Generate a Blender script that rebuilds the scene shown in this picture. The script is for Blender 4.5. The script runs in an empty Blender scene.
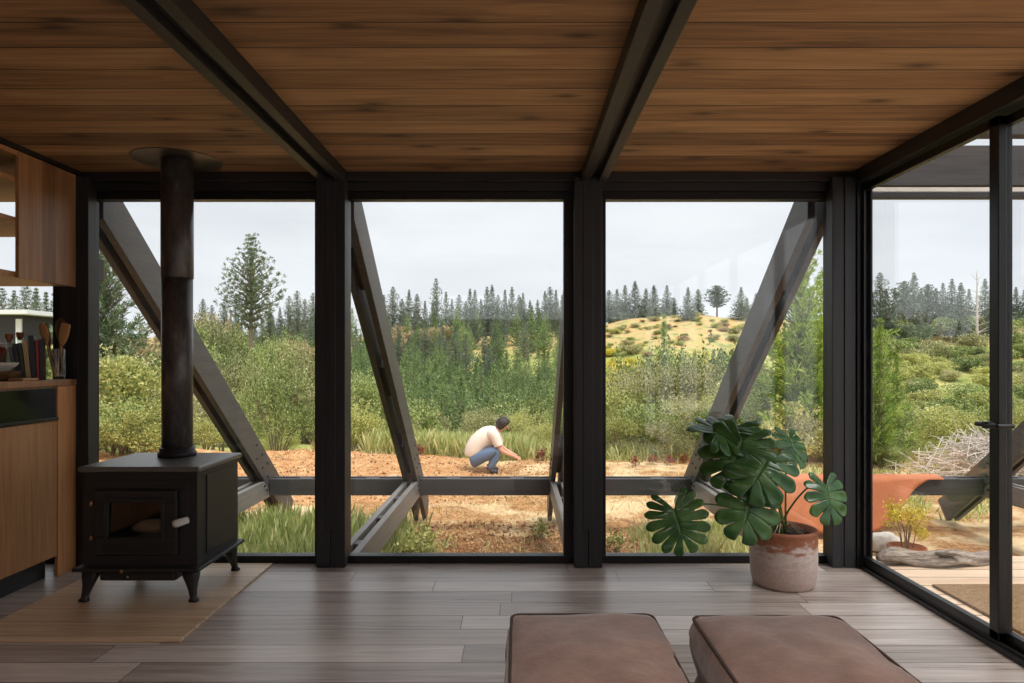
import bpy, bmesh, math, random
import numpy as np
from mathutils import Vector, Matrix, Euler, noise
random.seed(7); RNG = np.random.default_rng(7)
S = bpy.context.scene
COL = S.collection
ORG = {}
F = 683.0; CX = 517.0; CY = 360.0; CZ = 1.227
def PX(px, Y): return (px - CX) / F * Y
def PZ(py, Y): return CZ + (CY - py) / F * Y

# ------------------------------------------------------------------ materials
def srgb(r, g, b):
    f = lambda c: (c/255/12.92 if c/255 <= .04045 else ((c/255+.055)/1.055)**2.4)
    return (f(r), f(g), f(b), 1)
class NT:
    def __init__(s, name):
        s.m = bpy.data.materials.new(name); s.m.use_nodes = True
        s.t = s.m.node_tree; s.t.nodes.clear()
        s.out = s.t.nodes.new('ShaderNodeOutputMaterial')
    def n(s, typ, **kw):
        nd = s.t.nodes.new('ShaderNode' + typ)
        for k, v in kw.items():
            if k.startswith('_'): setattr(nd, k[1:], v)
            else:
                key = k.replace('__', ' ')
                s.put(nd, key, v)
        return nd
    def put(s, nd, key, v):
        sock = nd.inputs[int(key[1:])] if key[0] == 'i' and key[1:].isdigit() else nd.inputs[key]
        if isinstance(v, bpy.types.NodeSocket): s.t.links.new(v, sock)
        else: sock.default_value = v
    def math(s, op, a, b=0.0, c=None):
        nd = s.t.nodes.new('ShaderNodeMath'); nd.operation = op
        s.put(nd, 'i0', a); s.put(nd, 'i1', b)
        if c is not None: s.put(nd, 'i2', c)
        return nd.outputs[0]
    def ramp(s, fac, stops):
        nd = s.t.nodes.new('ShaderNodeValToRGB'); s.put(nd, 'Fac', fac)
        el = nd.color_ramp.elements
        while len(el) > 1: el.remove(el[-1])
        el[0].position = stops[0][0]; el[0].color = stops[0][1]
        for p, c in stops[1:]:
            e = el.new(p); e.color = c
        return nd.outputs[0]
    def mix(s, fac, a, b, mode='MIX'):
        nd = s.t.nodes.new('ShaderNodeMix'); nd.data_type = 'RGBA'; nd.blend_type = mode
        s.put(nd, 'i0', fac); s.put(nd, 'i6', a); s.put(nd, 'i7', b)
        return nd.outputs[2]
    def coord(s, scale=(1, 1, 1), loc=(0, 0, 0), rot=(0, 0, 0), src='Object'):
        tc = s.t.nodes.new('ShaderNodeTexCoord')
        mp = s.n('Mapping', Vector=tc.outputs[src], Scale=scale, Location=loc, Rotation=rot)
        return mp.outputs[0]
    def noise(s, vec, scale=5, detail=4, rough=.55, dist=0):
        return s.n('TexNoise', Vector=vec, Scale=scale, Detail=detail, Roughness=rough, Distortion=dist).outputs[0]
    def bsdf(s, color, rough=.5, metal=0, bump=None, bstr=.3, bdist=.01, spec=.5, **kw):
        b = s.t.nodes.new('ShaderNodeBsdfPrincipled')
        s.put(b, 'Base Color', color); s.put(b, 'Roughness', rough); s.put(b, 'Metallic', metal)
        s.put(b, 'Specular IOR Level', spec)
        for k, v in kw.items(): s.put(b, k.replace('__', ' '), v)
        if bump is not None:
            bm_ = s.n('Bump', Strength=bstr, Distance=bdist, Height=bump)
            s.put(b, 'Normal', bm_.outputs[0])
        s.t.links.new(b.outputs[0], s.out.inputs[0]); return b

def simple(name, col, rough=.5, metal=0, nscale=30, var=.12, bstr=.15, spec=.5):
    n = NT(name); v = n.coord()
    f = n.noise(v, nscale, 5)
    c = n.mix(f, tuple(x*(1-var) for x in col[:3])+(1,), tuple(min(1, x*(1+var)) for x in col[:3])+(1,))
    n.bsdf(c, rough, metal, bump=f, bstr=bstr, bdist=.004, spec=spec)
    return n.m

def wood(name, stops, axis='X', pitch=.17, cross='Y', blen=0, knots=0, rough=(.4, .6), grain=1.0, bstr=.3, gap=.0, pvar=.35, spec=.5):
    """planks run along axis, repeat every pitch along cross; all in object space"""
    n = NT(name)
    tc = n.t.nodes.new('ShaderNodeTexCoord')
    sep = n.n('SeparateXYZ', Vector=tc.outputs['Object'])
    A = sep.outputs['XYZ'.index(axis)]; C = sep.outputs['XYZ'.index(cross)]
    D = sep.outputs[[i for i in range(3) if 'XYZ'[i] not in (axis, cross)][0]]
    row = n.math('FLOOR', n.math('DIVIDE', C, pitch))
    wn = n.n('TexWhiteNoise', _noise_dimensions='1D', W=row).outputs[0]
    pid = row
    if blen:
        sh = n.math('ADD', n.math('DIVIDE', A, blen), n.math('MULTIPLY', wn, 7.3))
        seg = n.math('FLOOR', sh)
        pid = n.math('ADD', n.math('MULTIPLY', row, 17.31), n.math('MULTIPLY', seg, 5.77))
    pr = n.n('TexWhiteNoise', _noise_dimensions='1D', W=pid).outputs[0]
    off = n.math('MULTIPLY', pr, 37.0)
    vec = n.n('CombineXYZ', X=n.math('ADD', n.math('MULTIPLY', A, .55*grain), off), Y=n.math('MULTIPLY', C, 9.0*grain), Z=n.math('MULTIPLY', D, 9.0*grain)).outputs[0]
    g1 = n.noise(vec, 2.2, 7, .62, .8)
    vec2 = n.n('CombineXYZ', X=n.math('ADD', n.math('MULTIPLY', A, 2.0), off), Y=n.math('MULTIPLY', C, 70.0), Z=n.math('MULTIPLY', D, 70.0)).outputs[0]
    g2 = n.noise(vec2, 1.5, 3, .6)
    f = n.math('ADD', n.math('MULTIPLY', g1, .72), n.math('MULTIPLY', g2, .28))
    f = n.math('ADD', f, n.math('MULTIPLY', n.math('SUBTRACT', pr, .5), pvar))
    col = n.ramp(f, stops)
    if knots:
        kv = n.n('CombineXYZ', X=n.math('ADD', n.math('MULTIPLY', A, 1.0), off), Y=n.math('MULTIPLY', C, 2.3), Z=0.0).outputs[0]
        vo = n.n('TexVoronoi', _voronoi_dimensions='2D', Vector=kv, Scale=knots)
        wob = n.math('ADD', vo.outputs['Distance'], n.math('MULTIPLY', n.math('SUBTRACT', g1, .5), .22))
        k1 = n.ramp(wob, [(.0, (.85, .85, .85, 1)), (.06, (.55, .55, .55, 1)), (.12, (.2, .2, .2, 1)), (.3, (0, 0, 0, 1))])
        col = n.mix(k1, col, (stops[0][1][0]*.3, stops[0][1][1]*.25, stops[0][1][2]*.25, 1))
    h = f
    if gap:
        fr = n.math('SUBTRACT', n.math('DIVIDE', C, pitch), row)
        e = n.math('MINIMUM', fr, n.math('SUBTRACT', 1.0, fr))
        line = n.math('LESS_THAN', e, gap/pitch)
        if blen:
            fs = n.math('SUBTRACT', sh, seg)
            es = n.math('MINIMUM', fs, n.math('SUBTRACT', 1.0, fs))
            line = n.math('MAXIMUM', line, n.math('LESS_THAN', es, gap*.8/blen))
        col = n.mix(line, col, (.012, .009, .007, 1))
        h = n.math('SUBTRACT', f, n.math('MULTIPLY', line, 1.5))
    r = n.math('ADD', rough[0], n.math('MULTIPLY', g1, rough[1]-rough[0]))
    n.bsdf(col, r, bump=h, bstr=bstr, bdist=.003, spec=spec)
    return n.m

def c3(*a): return tuple(a)+(1,)
M = {}
M['ceil'] = wood('ceiling_boards', [(.22, srgb(84, 58, 38)), (.4, srgb(134, 98, 66)), (.55, srgb(166, 126, 86)), (.78, srgb(202, 164, 118))], 'X', .1855, 'Y', 0, 1.45, (.5, .75), 1.0, .35, .003, .22)
M['floor'] = wood('floor_boards', [(.2, srgb(112, 98, 90)), (.42, srgb(160, 146, 138)), (.58, srgb(186, 173, 166)), (.8, srgb(214, 202, 194))], 'X', .17, 'Y', 1.5, 0, (.20, .42), 1.3, .5, .0022, .3, spec=.55)
M['hearth'] = wood('hearth_boards', [(.2, srgb(160, 128, 98)), (.5, srgb(212, 184, 154)), (.85, srgb(232, 208, 178))], 'X', .165, 'Y', 0, 0, (.28, .42), 1.2, .25, .0015, .2)
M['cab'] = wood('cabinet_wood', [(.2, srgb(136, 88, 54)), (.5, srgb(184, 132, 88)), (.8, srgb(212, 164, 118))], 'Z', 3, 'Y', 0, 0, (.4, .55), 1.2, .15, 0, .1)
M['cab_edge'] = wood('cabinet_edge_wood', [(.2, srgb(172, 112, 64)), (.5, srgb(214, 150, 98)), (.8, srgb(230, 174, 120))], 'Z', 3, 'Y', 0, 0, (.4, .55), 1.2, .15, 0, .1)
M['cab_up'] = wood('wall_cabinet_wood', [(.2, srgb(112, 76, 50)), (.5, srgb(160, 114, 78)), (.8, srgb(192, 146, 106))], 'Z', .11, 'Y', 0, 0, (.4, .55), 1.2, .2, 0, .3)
def blackwood(name, a, b, ax, rough=(.4, .6), bstr=.4):
    return wood(name, [(.25, a), (.75, b)], ax, 5, 'X' if ax != 'X' else 'Y', 0, 0, rough, 1.6, bstr, 0, 0)
M['blackZ'] = blackwood('black_stained_post', srgb(28, 28, 30), srgb(54, 54, 58), 'Z')
M['blackY'] = blackwood('black_stained_beam', srgb(24, 24, 25), srgb(44, 44, 46), 'Y')
M['blackX'] = blackwood('black_stained_header', srgb(28, 26, 26), srgb(50, 47, 47), 'X')
M['weatherX'] = blackwood('weathered_black_timber_across', srgb(44, 42, 43), srgb(78, 75, 75), 'X')
M['weatherY'] = blackwood('weathered_black_timber', srgb(50, 48, 48), srgb(92, 88, 87), 'Y')
M['outrig'] = blackwood('skylit_weathered_timber', srgb(92, 88, 84), srgb(146, 140, 134), 'Y')  # weathered timber, lightened so the skylight on the beams is in the colour
M['steel'] = simple('black_steel', (.016, .016, .017), .38, .3, 40, .2, .08)
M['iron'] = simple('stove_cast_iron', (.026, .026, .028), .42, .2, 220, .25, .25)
M['irontop'] = simple('stove_top_sheen_iron', (.17, .165, .155), .33, .3, 60, .25, .15)  # stove iron with the grey sheen of the top put into its colour
def pipemat():
    n = NT('flue_pipe_steel'); v = n.coord((1, 1, .35)); f = n.noise(v, 14, 7, .7)
    v2 = n.coord(); s2 = n.n('TexVoronoi', Vector=v2, Scale=55).outputs['Distance']
    c = n.ramp(f, [(.3, srgb(52, 50, 50)), (.55, srgb(92, 88, 86)), (.75, srgb(140, 134, 130))])
    n.bsdf(c, n.math('ADD', .22, n.math('MULTIPLY', f, .25)), .25, bump=s2, bstr=.12, bdist=.003); return n.m
M['pipe'] = pipemat()
M['disc'] = simple('ceiling_collar_metal', (.20, .18, .16), .35, .8, 20, .2)
M['ceramic'] = simple('white_ceramic', (.75, .75, .73), .25, 0, 10, .03, 0)
M['brass'] = simple('brass_pin', (.5, .32, .16), .35, 1, 20, .1, 0)
M['chrome'] = simple('chrome_metal', (.65, .65, .66), .2, 1, 20, .05, 0)
def glassmat(name, tint=(.97, .98, .98, 1), k=.05):
    n = NT(name)
    lw = n.n('LayerWeight', Blend=.5).outputs['Facing']
    fac = n.math('ADD', k, n.math('MULTIPLY', n.math('POWER', lw, 5.0), .9))
    tr = n.n('BsdfTransparent', Color=tint); gl = n.n('BsdfGlossy', Roughness=.0, Color=(1, 1, 1, 1))
    mx = n.n('MixShader', Fac=fac); n.t.links.new(tr.outputs[0], mx.inputs[1]); n.t.links.new(gl.outputs[0], mx.inputs[2])
    n.t.links.new(mx.outputs[0], n.out.inputs[0]); return n.m
M['glass'] = glassmat('window_glass', k=.05)
M['bottle_glass'] = glassmat('clear_bottle_glass', (.88, .92, .9, 1), .08)
M['sootglass'] = glassmat('sooty_clear_glass', (.8, .76, .72, 1), .04)
M['dark_glass'] = simple('black_oven_glass', (.008, .008, .009), .08, 0, 5, .05, 0)
M['stoveglass'] = simple('sooty_stove_glass', (.018, .014, .012), .12, 0, 5, .3, 0)
def potmat():
    n = NT('limed_terracotta'); v = n.coord()
    z = n.n('SeparateXYZ', Vector=v).outputs[2]
    f = n.noise(n.coord((2.2, 2.2, 6)), 5, 8, .68, .5)
    # white lime stain with a drip-shaped border round the lower two thirds
    m = n.math('ADD', n.math('MULTIPLY', n.math('SUBTRACT', .24, z), 9.0), n.math('MULTIPLY', n.math('SUBTRACT', f, .5), 3.4))
    m = n.ramp(m, [(0, (0, 0, 0, 1)), (.5, (.9, .9, .9, 1)), (1, (.62, .62, .62, 1))])
    f2 = n.noise(v, 60, 3)
    terra = n.mix(f2, srgb(132, 78, 54), srgb(168, 106, 78))
    lime = n.mix(f2, srgb(186, 172, 166), srgb(216, 206, 200))
    n.bsdf(n.mix(m, terra, lime), .8, bump=f, bstr=.4, bdist=.004); return n.m
M['pot'] = potmat()
M['potsmall'] = simple('small_terracotta', srgb(160, 92, 66), .8, 0, 20, .15)
M['soil'] = simple('potting_soil', srgb(58, 42, 32), .95, 0, 60, .6, 1)
def leafmat(name, dark, mid, light, trans=.25, rough=.5, spec=.4, nscale=.7):
    n = NT(name)
    geo = n.t.nodes.new('ShaderNodeNewGeometry'); oi = n.t.nodes.new('ShaderNodeObjectInfo')
    f = n.noise(n.coord(), nscale, 3)
    x = n.math('ADD', n.math('MULTIPLY', geo.outputs['Random Per Island'], .72), n.math('MULTIPLY', f, .4))
    x = n.math('ADD', x, n.math('MULTIPLY', n.math('SUBTRACT', oi.outputs['Random'], .5), .3))
    c = n.ramp(x, [(.2, dark), (.5, mid), (.85, light)])
    b = n.bsdf(c, rough, spec=spec)
    tl = n.n('BsdfTranslucent', Color=c); mx = n.n('MixShader', Fac=trans)
    n.t.links.new(b.outputs[0], mx.inputs[1]); n.t.links.new(tl.outputs[0], mx.inputs[2]); n.t.links.new(mx.outputs[0], n.out.inputs[0])
    return n.m
M['pine'] = leafmat('pine_needles', srgb(70, 98, 62), srgb(118, 146, 92), srgb(176, 190, 126))
M['pine_far'] = leafmat('hazy_dark_conifer', srgb(72, 88, 76), srgb(102, 118, 100), srgb(138, 150, 126))  # greyed tones carry the distance haze in the needle colour
M['pine_lone'] = leafmat('grey_green_pine', srgb(72, 90, 66), srgb(104, 124, 88), srgb(140, 154, 112))
M['pine_lime'] = leafmat('bright_pine', srgb(90, 122, 50), srgb(136, 166, 72), srgb(190, 206, 104), .35)
M['olive'] = leafmat('olive_leaves', srgb(102, 108, 68), srgb(164, 164, 110), srgb(230, 222, 174), .35)
M['green'] = leafmat('green_leaves', srgb(76, 98, 54), srgb(132, 150, 86), srgb(204, 210, 138), .35)
M['lime'] = leafmat('yellow_green_leaves', srgb(110, 124, 62), srgb(176, 180, 102), srgb(236, 230, 158), .35)
M['gold'] = leafmat('yellow_blossom', srgb(196, 180, 60), srgb(226, 208, 76), srgb(240, 226, 110), .35)
M['tan'] = leafmat('dry_tan_leaves', srgb(146, 128, 96), srgb(184, 162, 122), srgb(212, 190, 146), .3)
M['redleaf'] = leafmat('red_leaves', srgb(104, 44, 38), srgb(150, 74, 60), srgb(176, 120, 80), .3)
M['grass'] = leafmat('grass_blades', srgb(128, 146, 78), srgb(182, 192, 114), srgb(228, 224, 164), .35)
M['drygrass'] = leafmat('straw', srgb(190, 158, 104), srgb(220, 190, 134), srgb(238, 214, 164), .3)
M['bark'] = simple('bark', srgb(128, 112, 96), .9, 0, 12, .3, .6)
M['bare'] = simple('bare_grey_twigs', srgb(206, 194, 184), .9, 0, 12, .25, .4)
def monst():
    n = NT('monstera_leaf'); v = n.coord(); f = n.noise(v, 9, 4)
    c = n.ramp(f, [(.3, srgb(40, 76, 38)), (.5, srgb(62, 106, 52)), (.72, srgb(104, 142, 76))])
    b = n.bsdf(c, .24, spec=.7, bump=f, bstr=.2); tl = n.n('BsdfTranslucent', Color=srgb(90, 150, 40)); mx = n.n('MixShader', Fac=.22)
    n.t.links.new(b.outputs[0], mx.inputs[1]); n.t.links.new(tl.outputs[0], mx.inputs[2]); n.t.links.new(mx.outputs[0], n.out.inputs[0]); return n.m
M['monstera'] = monst()
M['stalk'] = simple('green_stalk', srgb(96, 116, 58), .45, 0, 20, .15)
M['root'] = simple('pale_aerial_root', srgb(176, 158, 132), .8, 0, 20, .15)
def suede():
    n = NT('brown_suede'); v = n.coord(); f = n.noise(v, 6, 6, .65); g = n.noise(v, 220, 3)
    c = n.ramp(n.math('ADD', n.math('MULTIPLY', f, .85), n.math('MULTIPLY', g, .15)), [(.3, srgb(102, 74, 62)), (.55, srgb(136, 104, 90)), (.75, srgb(164, 130, 114))])
    n.bsdf(c, .8, bump=n.math('ADD', f, n.math('MULTIPLY', g, .1)), bstr=.35, bdist=.02, spec=.25, Sheen__Weight=.35); return n.m
M['suede'] = suede()
M['piping'] = simple('dark_suede_piping', srgb(66, 46, 38), .75, 0, 60, .2)
M['shadowgap'] = simple('black_plinth', (.02, .02, .022), .5)
M['paintgrey'] = simple('pale_plywood_wall', srgb(150, 126, 98), .7)
def groundmat():
    n = NT('ground_soil_and_meadow'); tc = n.t.nodes.new('ShaderNodeTexCoord'); P = tc.outputs['Object']
    sp = n.n('SeparateXYZ', Vector=P); X, Y, Z = sp.outputs
    f1 = n.noise(P, 1.3, 7, .65); f2 = n.noise(P, 7, 6, .7); f3 = n.noise(P, .12, 4); f4 = n.noise(P, .5, 5); f5 = n.noise(P, 30, 4, .7)
    soil = n.ramp(n.math('ADD', n.math('MULTIPLY', f2, .55), n.math('MULTIPLY', f5, .45)), [(.34, srgb(88, 62, 46)), (.47, srgb(170, 122, 80)), (.6, srgb(212, 168, 118)), (.72, srgb(234, 204, 160))])
    sand = n.mix(f5, srgb(214, 182, 136), srgb(240, 218, 180))
    near = n.mix(n.ramp(f1, [(.48, (0, 0, 0, 1)), (.6, (1, 1, 1, 1))]), soil, sand)
    dug = n.math('MULTIPLY', n.math('LESS_THAN', n.math('ABSOLUTE', n.math('ADD', X, n.math('MULTIPLY', n.math('SUBTRACT', f1, .5), 2.0))), 1.7), n.math('LESS_THAN', n.math('ADD', Y, f1), 7.5))
    near = n.mix(n.math('MULTIPLY', dug, .85), near, n.ramp(n.math('ADD', n.math('MULTIPLY', f2, .6), n.math('MULTIPLY', f5, .4)), [(.36, srgb(78, 54, 42)), (.5, srgb(142, 98, 64)), (.66, srgb(204, 152, 96))]))
    ored = n.ramp(f2, [(.3, srgb(160, 108, 70)), (.55, srgb(210, 158, 110)), (.72, srgb(234, 200, 154))])
    bank = n.math('MULTIPLY', n.math('GREATER_THAN', Y, 8.6), n.ramp(n.math('ADD', X, n.math('MULTIPLY', f1, 2)), [(0, (1, 1, 1, 1)), (1, (0, 0, 0, 1))]))
    near = n.mix(n.math('MULTIPLY', bank, .9), near, ored)
    mead = n.ramp(n.math('ADD', n.math('MULTIPLY', f4, .6), n.math('MULTIPLY', f2, .4)), [(.35, srgb(110, 124, 66)), (.5, srgb(158, 164, 94)), (.62, srgb(206, 192, 128)), (.75, srgb(226, 176, 116))])
    gold = n.ramp(f4, [(.36, srgb(146, 146, 92)), (.46, srgb(190, 172, 118)), (.56, srgb(200, 170, 120)), (.7, srgb(186, 140, 100))])
    hi = n.ramp(n.math('ADD', n.math('MULTIPLY', n.math('SUBTRACT', Z, 2.0), .25), f3), [(.3, (0, 0, 0, 1)), (.9, (1, 1, 1, 1))])
    mead = n.mix(hi, mead, gold)
    t = n.n('MapRange', Value=n.math('ADD', Y, n.math('MULTIPLY', n.math('SUBTRACT', f1, .5), 4)), i1=12.5, i2=14.5).outputs[0]
    n.bsdf(n.mix(t, near, mead), .95, bump=n.math('ADD', f2, n.math('MULTIPLY', f5, .6)), bstr=.8, bdist=.05, spec=.1); return n.m
M['ground'] = groundmat()
M['clod'] = leafmat('earth_clods', srgb(122, 86, 60), srgb(180, 130, 90), srgb(222, 178, 130), 0, .95, .1)
M['deck'] = wood('deck_boards', [(.2, srgb(178, 146, 116)), (.5, srgb(206, 178, 150)), (.8, srgb(226, 204, 180))], 'X', .145, 'Y', 0, 0, (.5, .7), 1.2, .3, .004, .2)
def rug():
    n = NT('coir_matting'); v = n.coord(); w = n.noise(v, 120, 3); w2 = n.noise(n.coord((1, 3, 1)), 45, 3)
    c = n.ramp(n.math('ADD', n.math('MULTIPLY', w, .5), n.math('MULTIPLY', w2, .5)), [(.35, srgb(104, 80, 58)), (.65, srgb(164, 134, 102))])
    n.bsdf(c, .95, bump=w2, bstr=1, bdist=.01, spec=.1); return n.m
M['rug'] = rug()
def drift():
    n = NT('driftwood'); f = n.noise(n.coord((1.2, 14, 14)), 3, 7, .7, .6)
    c = n.ramp(f, [(.3, srgb(70, 60, 54)), (.5, srgb(150, 136, 124)), (.7, srgb(198, 184, 170))])
    n.bsdf(c, .85, bump=f, bstr=1, bdist=.02, spec=.2); return n.m
M['drift'] = drift()
M['rust'] = simple('rust_canvas', srgb(186, 112, 74), .85, 0, 8, .22, .5)
M['stone'] = simple('pale_stone', srgb(214, 206, 196), .8, 0, 8, .15, .6)
M['skin'] = simple('skin', srgb(214, 160, 132), .55, 0, 20, .06, .1)
M['shirt'] = simple('cream_shirt_cloth', srgb(236, 218, 204), .85, 0, 14, .06, .4)
M['denim'] = simple('blue_denim', srgb(96, 116, 146), .85, 0, 16, .22, .4)
M['hair'] = simple('dark_hair', srgb(46, 38, 36), .6, 0, 80, .4, .8)
M['boot'] = simple('dark_boots', srgb(44, 44, 52), .6)
M['white'] = simple('white_paint', srgb(236, 236, 234), .5, 0, 5, .03)
M['cork'] = simple('cork', srgb(158, 100, 62), .8, 0, 80, .25)
M['spoon'] = simple('utensil_wood', srgb(196, 148, 98), .55, 0, 15, .15)
M['spoond'] = simple('dark_utensil_wood', srgb(96, 60, 40), .5, 0, 15, .15)
M['paper'] = simple('book_pages', srgb(226, 216, 196), .8, 0, 90, .08)
for nm, cc in dict(b_black=(34, 34, 38), b_green=(46, 58, 44), b_beige=(190, 162, 112), b_navy=(30, 36, 50), b_red=(158, 40, 46), b_brown=(56, 34, 34), b_grey=(80, 84, 86)).items():
    M[nm] = simple('cover_' + nm[2:], srgb(*cc), .4, 0, 20, .12, .05)
M['basket'] = simple('woven_basket', srgb(120, 88, 56), .8, 0, 90, .4, 1)
M['redcap'] = simple('red_jar_lid', srgb(150, 30, 30), .4)
M['cream'] = simple('cream_glaze', srgb(222, 218, 210), .35, 0, 10, .05)
M['log'] = simple('charred_log', srgb(214, 200, 184), .9, 0, 14, .4, .6)

# ------------------------------------------------------------------ geometry helpers
class MB:
    def __init__(s): s.v = []; s.f = []
    def add(s, vs, fs):
        b = len(s.v); s.v += [tuple(p) for p in vs]; s.f += [tuple(b+i for i in f) for f in fs]; return s
    def box(s, x0, x1, y0, y1, z0, z1):
        return s.add([(x0, y0, z0), (x1, y0, z0), (x1, y1, z0), (x0, y1, z0), (x0, y0, z1), (x1, y0, z1), (x1, y1, z1), (x0, y1, z1)],
                     [(0, 3, 2, 1), (4, 5, 6, 7), (0, 1, 5, 4), (1, 2, 6, 5), (2, 3, 7, 6), (3, 0, 4, 7)])
    def bar(s, p0, p1, w, h, up=(0, 0, 1)):
        """box from p0 to p1; w along side axis, h along 'up-ish' axis, centred"""
        p0 = Vector(p0); p1 = Vector(p1); d = (p1-p0).normalized(); sd = d.cross(Vector(up)).normalized(); u = sd.cross(d).normalized()
        vs = []
        for p in (p0, p1):
            for a, b in ((-1, -1), (1, -1), (1, 1), (-1, 1)): vs.append(p + sd*w/2*a + u*h/2*b)
        return s.add(vs, [(0, 1, 2, 3), (7, 6, 5, 4), (0, 4, 5, 1), (1, 5, 6, 2), (2, 6, 7, 3), (3, 7, 4, 0)])
    def tube(s, pts, rad, n=10, cap=True):
        pts = [Vector(p) for p in pts]
        if not hasattr(rad, '__len__'): rad = [rad]*len(pts)
        vs = []; fs = []; ref = Vector((.13, .21, .97))
        prev = None
        for i, p in enumerate(pts):
            d = (pts[min(i+1, len(pts)-1)] - pts[max(i-1, 0)]).normalized()
            a = prev if prev is not None else ref
            if prev is None and abs(d.dot(ref)) > .9: a = Vector((1, 0, 0))
            u = (a - d*a.dot(d)).normalized(); prev = u; w = d.cross(u)
            for k in range(n):
                t = 2*math.pi*k/n; vs.append(p + (u*math.cos(t)+w*math.sin(t))*rad[i])
        for i in range(len(pts)-1):
            for k in range(n): fs.append((i*n+k, i*n+(k+1) % n, (i+1)*n+(k+1) % n, (i+1)*n+k))
        if cap: fs.append(tuple(reversed(range(n)))); fs.append(tuple((len(pts)-1)*n+k for k in range(n)))
        return s.add(vs, fs)
    def lathe(s, prof, c=(0, 0, 0), n=40):
        vs = []; fs = []; m = len(prof)
        for r, z in prof:
            for k in range(n):
                t = 2*math.pi*k/n; vs.append((c[0]+r*math.cos(t), c[1]+r*math.sin(t), c[2]+z))
        for i in range(m-1):
            for k in range(n): fs.append((i*n+k, i*n+(k+1) % n, (i+1)*n+(k+1) % n, (i+1)*n+k))
        fs.append(tuple(reversed(range(n)))); fs.append(tuple((m-1)*n+k for k in range(n)))
        return s.add(vs, fs)
    def obj(s, name, m, parent=None, bev=0, smooth=False, origin=None, segs=2):
        vs = np.array(s.v, dtype=float)
        if parent is not None: org = Vector(ORG[parent.name])
        elif origin is not None: org = Vector(origin)
        else: org = Vector(((vs[:, 0].min()+vs[:, 0].max())/2, (vs[:, 1].min()+vs[:, 1].max())/2, vs[:, 2].min()))
        me = bpy.data.meshes.new(name)
        me.from_pydata((vs-np.array(org)).tolist(), [], s.f); me.update()
        me.materials.append(m)
        if smooth: me.polygons.foreach_set('use_smooth', [True]*len(me.polygons))
        o = bpy.data.objects.new(name, me); COL.objects.link(o)
        ORG[o.name] = tuple(org)
        if parent is not None: o.parent = parent
        else: o.location = org
        if bev:
            b = o.modifiers.new('b', 'BEVEL'); b.width = bev; b.segments = segs; b.limit_method = 'ANGLE'; b.angle_limit = .6
        if smooth == 2:
            pass
        return o
def tag(o, label=None, cat=None, group=None, kind=None):
    if label: o['label'] = label
    if cat: o['category'] = cat
    if group: o['group'] = group
    if kind: o['kind'] = kind
    return o
def thing(name, loc, label, cat, group=None):
    o = bpy.data.objects.new(name, None); COL.objects.link(o); o.location = loc; o.empty_display_size = .1
    ORG[o.name] = tuple(loc); return tag(o, label, cat, group)
def struct(o): o['kind'] = 'structure'; return o
KIDS = {}
def copy_tree(o, parent=None):
    c = o.copy(); COL.objects.link(c); c.parent = parent
    for ch in KIDS.get(o.name, ()): copy_tree(ch, c)
    return c

# ------------------------------------------------------------------ terrain height
def sst(a, b, x):
    t = np.clip((x-a)/(b-a), 0, 1); return t*t*(3-2*t)
def nz(X, Y, s, seed=0):
    return np.array([noise.noise(Vector((float(x)*s+seed, float(y)*s-seed, seed*.37))) for x, y in zip(np.ravel(X), np.ravel(Y))]).reshape(np.shape(X))
KY = [0, 12.5, 16, 24, 38, 55, 80, 105, 122, 150, 320]
KZ = [-.55, -.6, -1.0, -2.8, -4.3, -3.6, .3, 4.2, 5.6, 6.0, 1.0]
KL = [-.55, -.6, -.8, -1.4, -2.2, -2.6, -.5, 3.2, 5.0, 6.0, 1.0]
def terr(X, Y):
    X = np.asarray(X, float); Y = np.asarray(Y, float)
    z = np.interp(Y, KY, KZ)
    zl = np.interp(Y, KY, KL); t = sst(2, 14, -X)
    z = z*(1-t)+zl*t
    z = z + 2.6*sst(3, 40, X)*sst(60, 110, Y)
    z = z + 2.2*np.exp(-((X-20)/16)**2-((Y-104)/22)**2)
    z = z + sst(14, 22, Y)*(.5*nz(X, Y, .13, 3)+.22*nz(X, Y, .5, 9))
    z = z + (1-sst(12, 15, Y))*(.035*nz(X, Y, 1.3, 5)+.02*nz(X, Y, 5, 2))
    # low bank of dug earth beyond the rim
    b = sst(8.6, 9.8, Y)*(1-sst(12.2, 13.2, Y))*(1-sst(-1.6, -.5, X))
    z = z + b*(.16+.14*nz(X, Y, 1.1, 7)+.05*nz(X, Y, 4.5, 4))
    return z
def th(X, Y): return float(terr(np.array([X]), np.array([Y]))[0])

def build_ground():
    u = np.linspace(-1, 1, 241); xs = np.sinh(u*4.6)/np.sinh(4.6)*230
    ys = np.concatenate([np.arange(-6, 3.5, .8), np.arange(3.6, 13.6, .085), 13.6+(np.sinh(np.linspace(0, 1, 130)*3.6)/np.sinh(3.6))*290])
    # finer x near the house
    xs = np.unique(np.concatenate([xs, np.arange(-5, 8, .1)]))
    XX, YY = np.meshgrid(xs, ys); ZZ = terr(XX, YY)
    nx, ny = len(xs), len(ys)
    V = np.stack([XX, YY, ZZ], -1).reshape(-1, 3)
    idx = np.arange(nx*ny).reshape(ny, nx)
    Q = np.stack([idx[:-1, :-1], idx[:-1, 1:], idx[1:, 1:], idx[1:, :-1]], -1).reshape(-1, 4)
    me = bpy.data.meshes.new('ground'); me.vertices.add(len(V)); me.vertices.foreach_set('co', V.ravel())
    me.loops.add(Q.size); me.loops.foreach_set('vertex_index', Q.ravel().astype(np.int32))
    me.polygons.add(len(Q)); me.polygons.foreach_set('loop_start', np.arange(0, Q.size, 4, dtype=np.int32))
    me.update(calc_edges=True); me.validate(); me.materials.append(M['ground'])
    me.polygons.foreach_set('use_smooth', [True]*len(me.polygons))
    o = bpy.data.objects.new('ground', me); COL.objects.link(o); struct(o)
build_ground()

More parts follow.
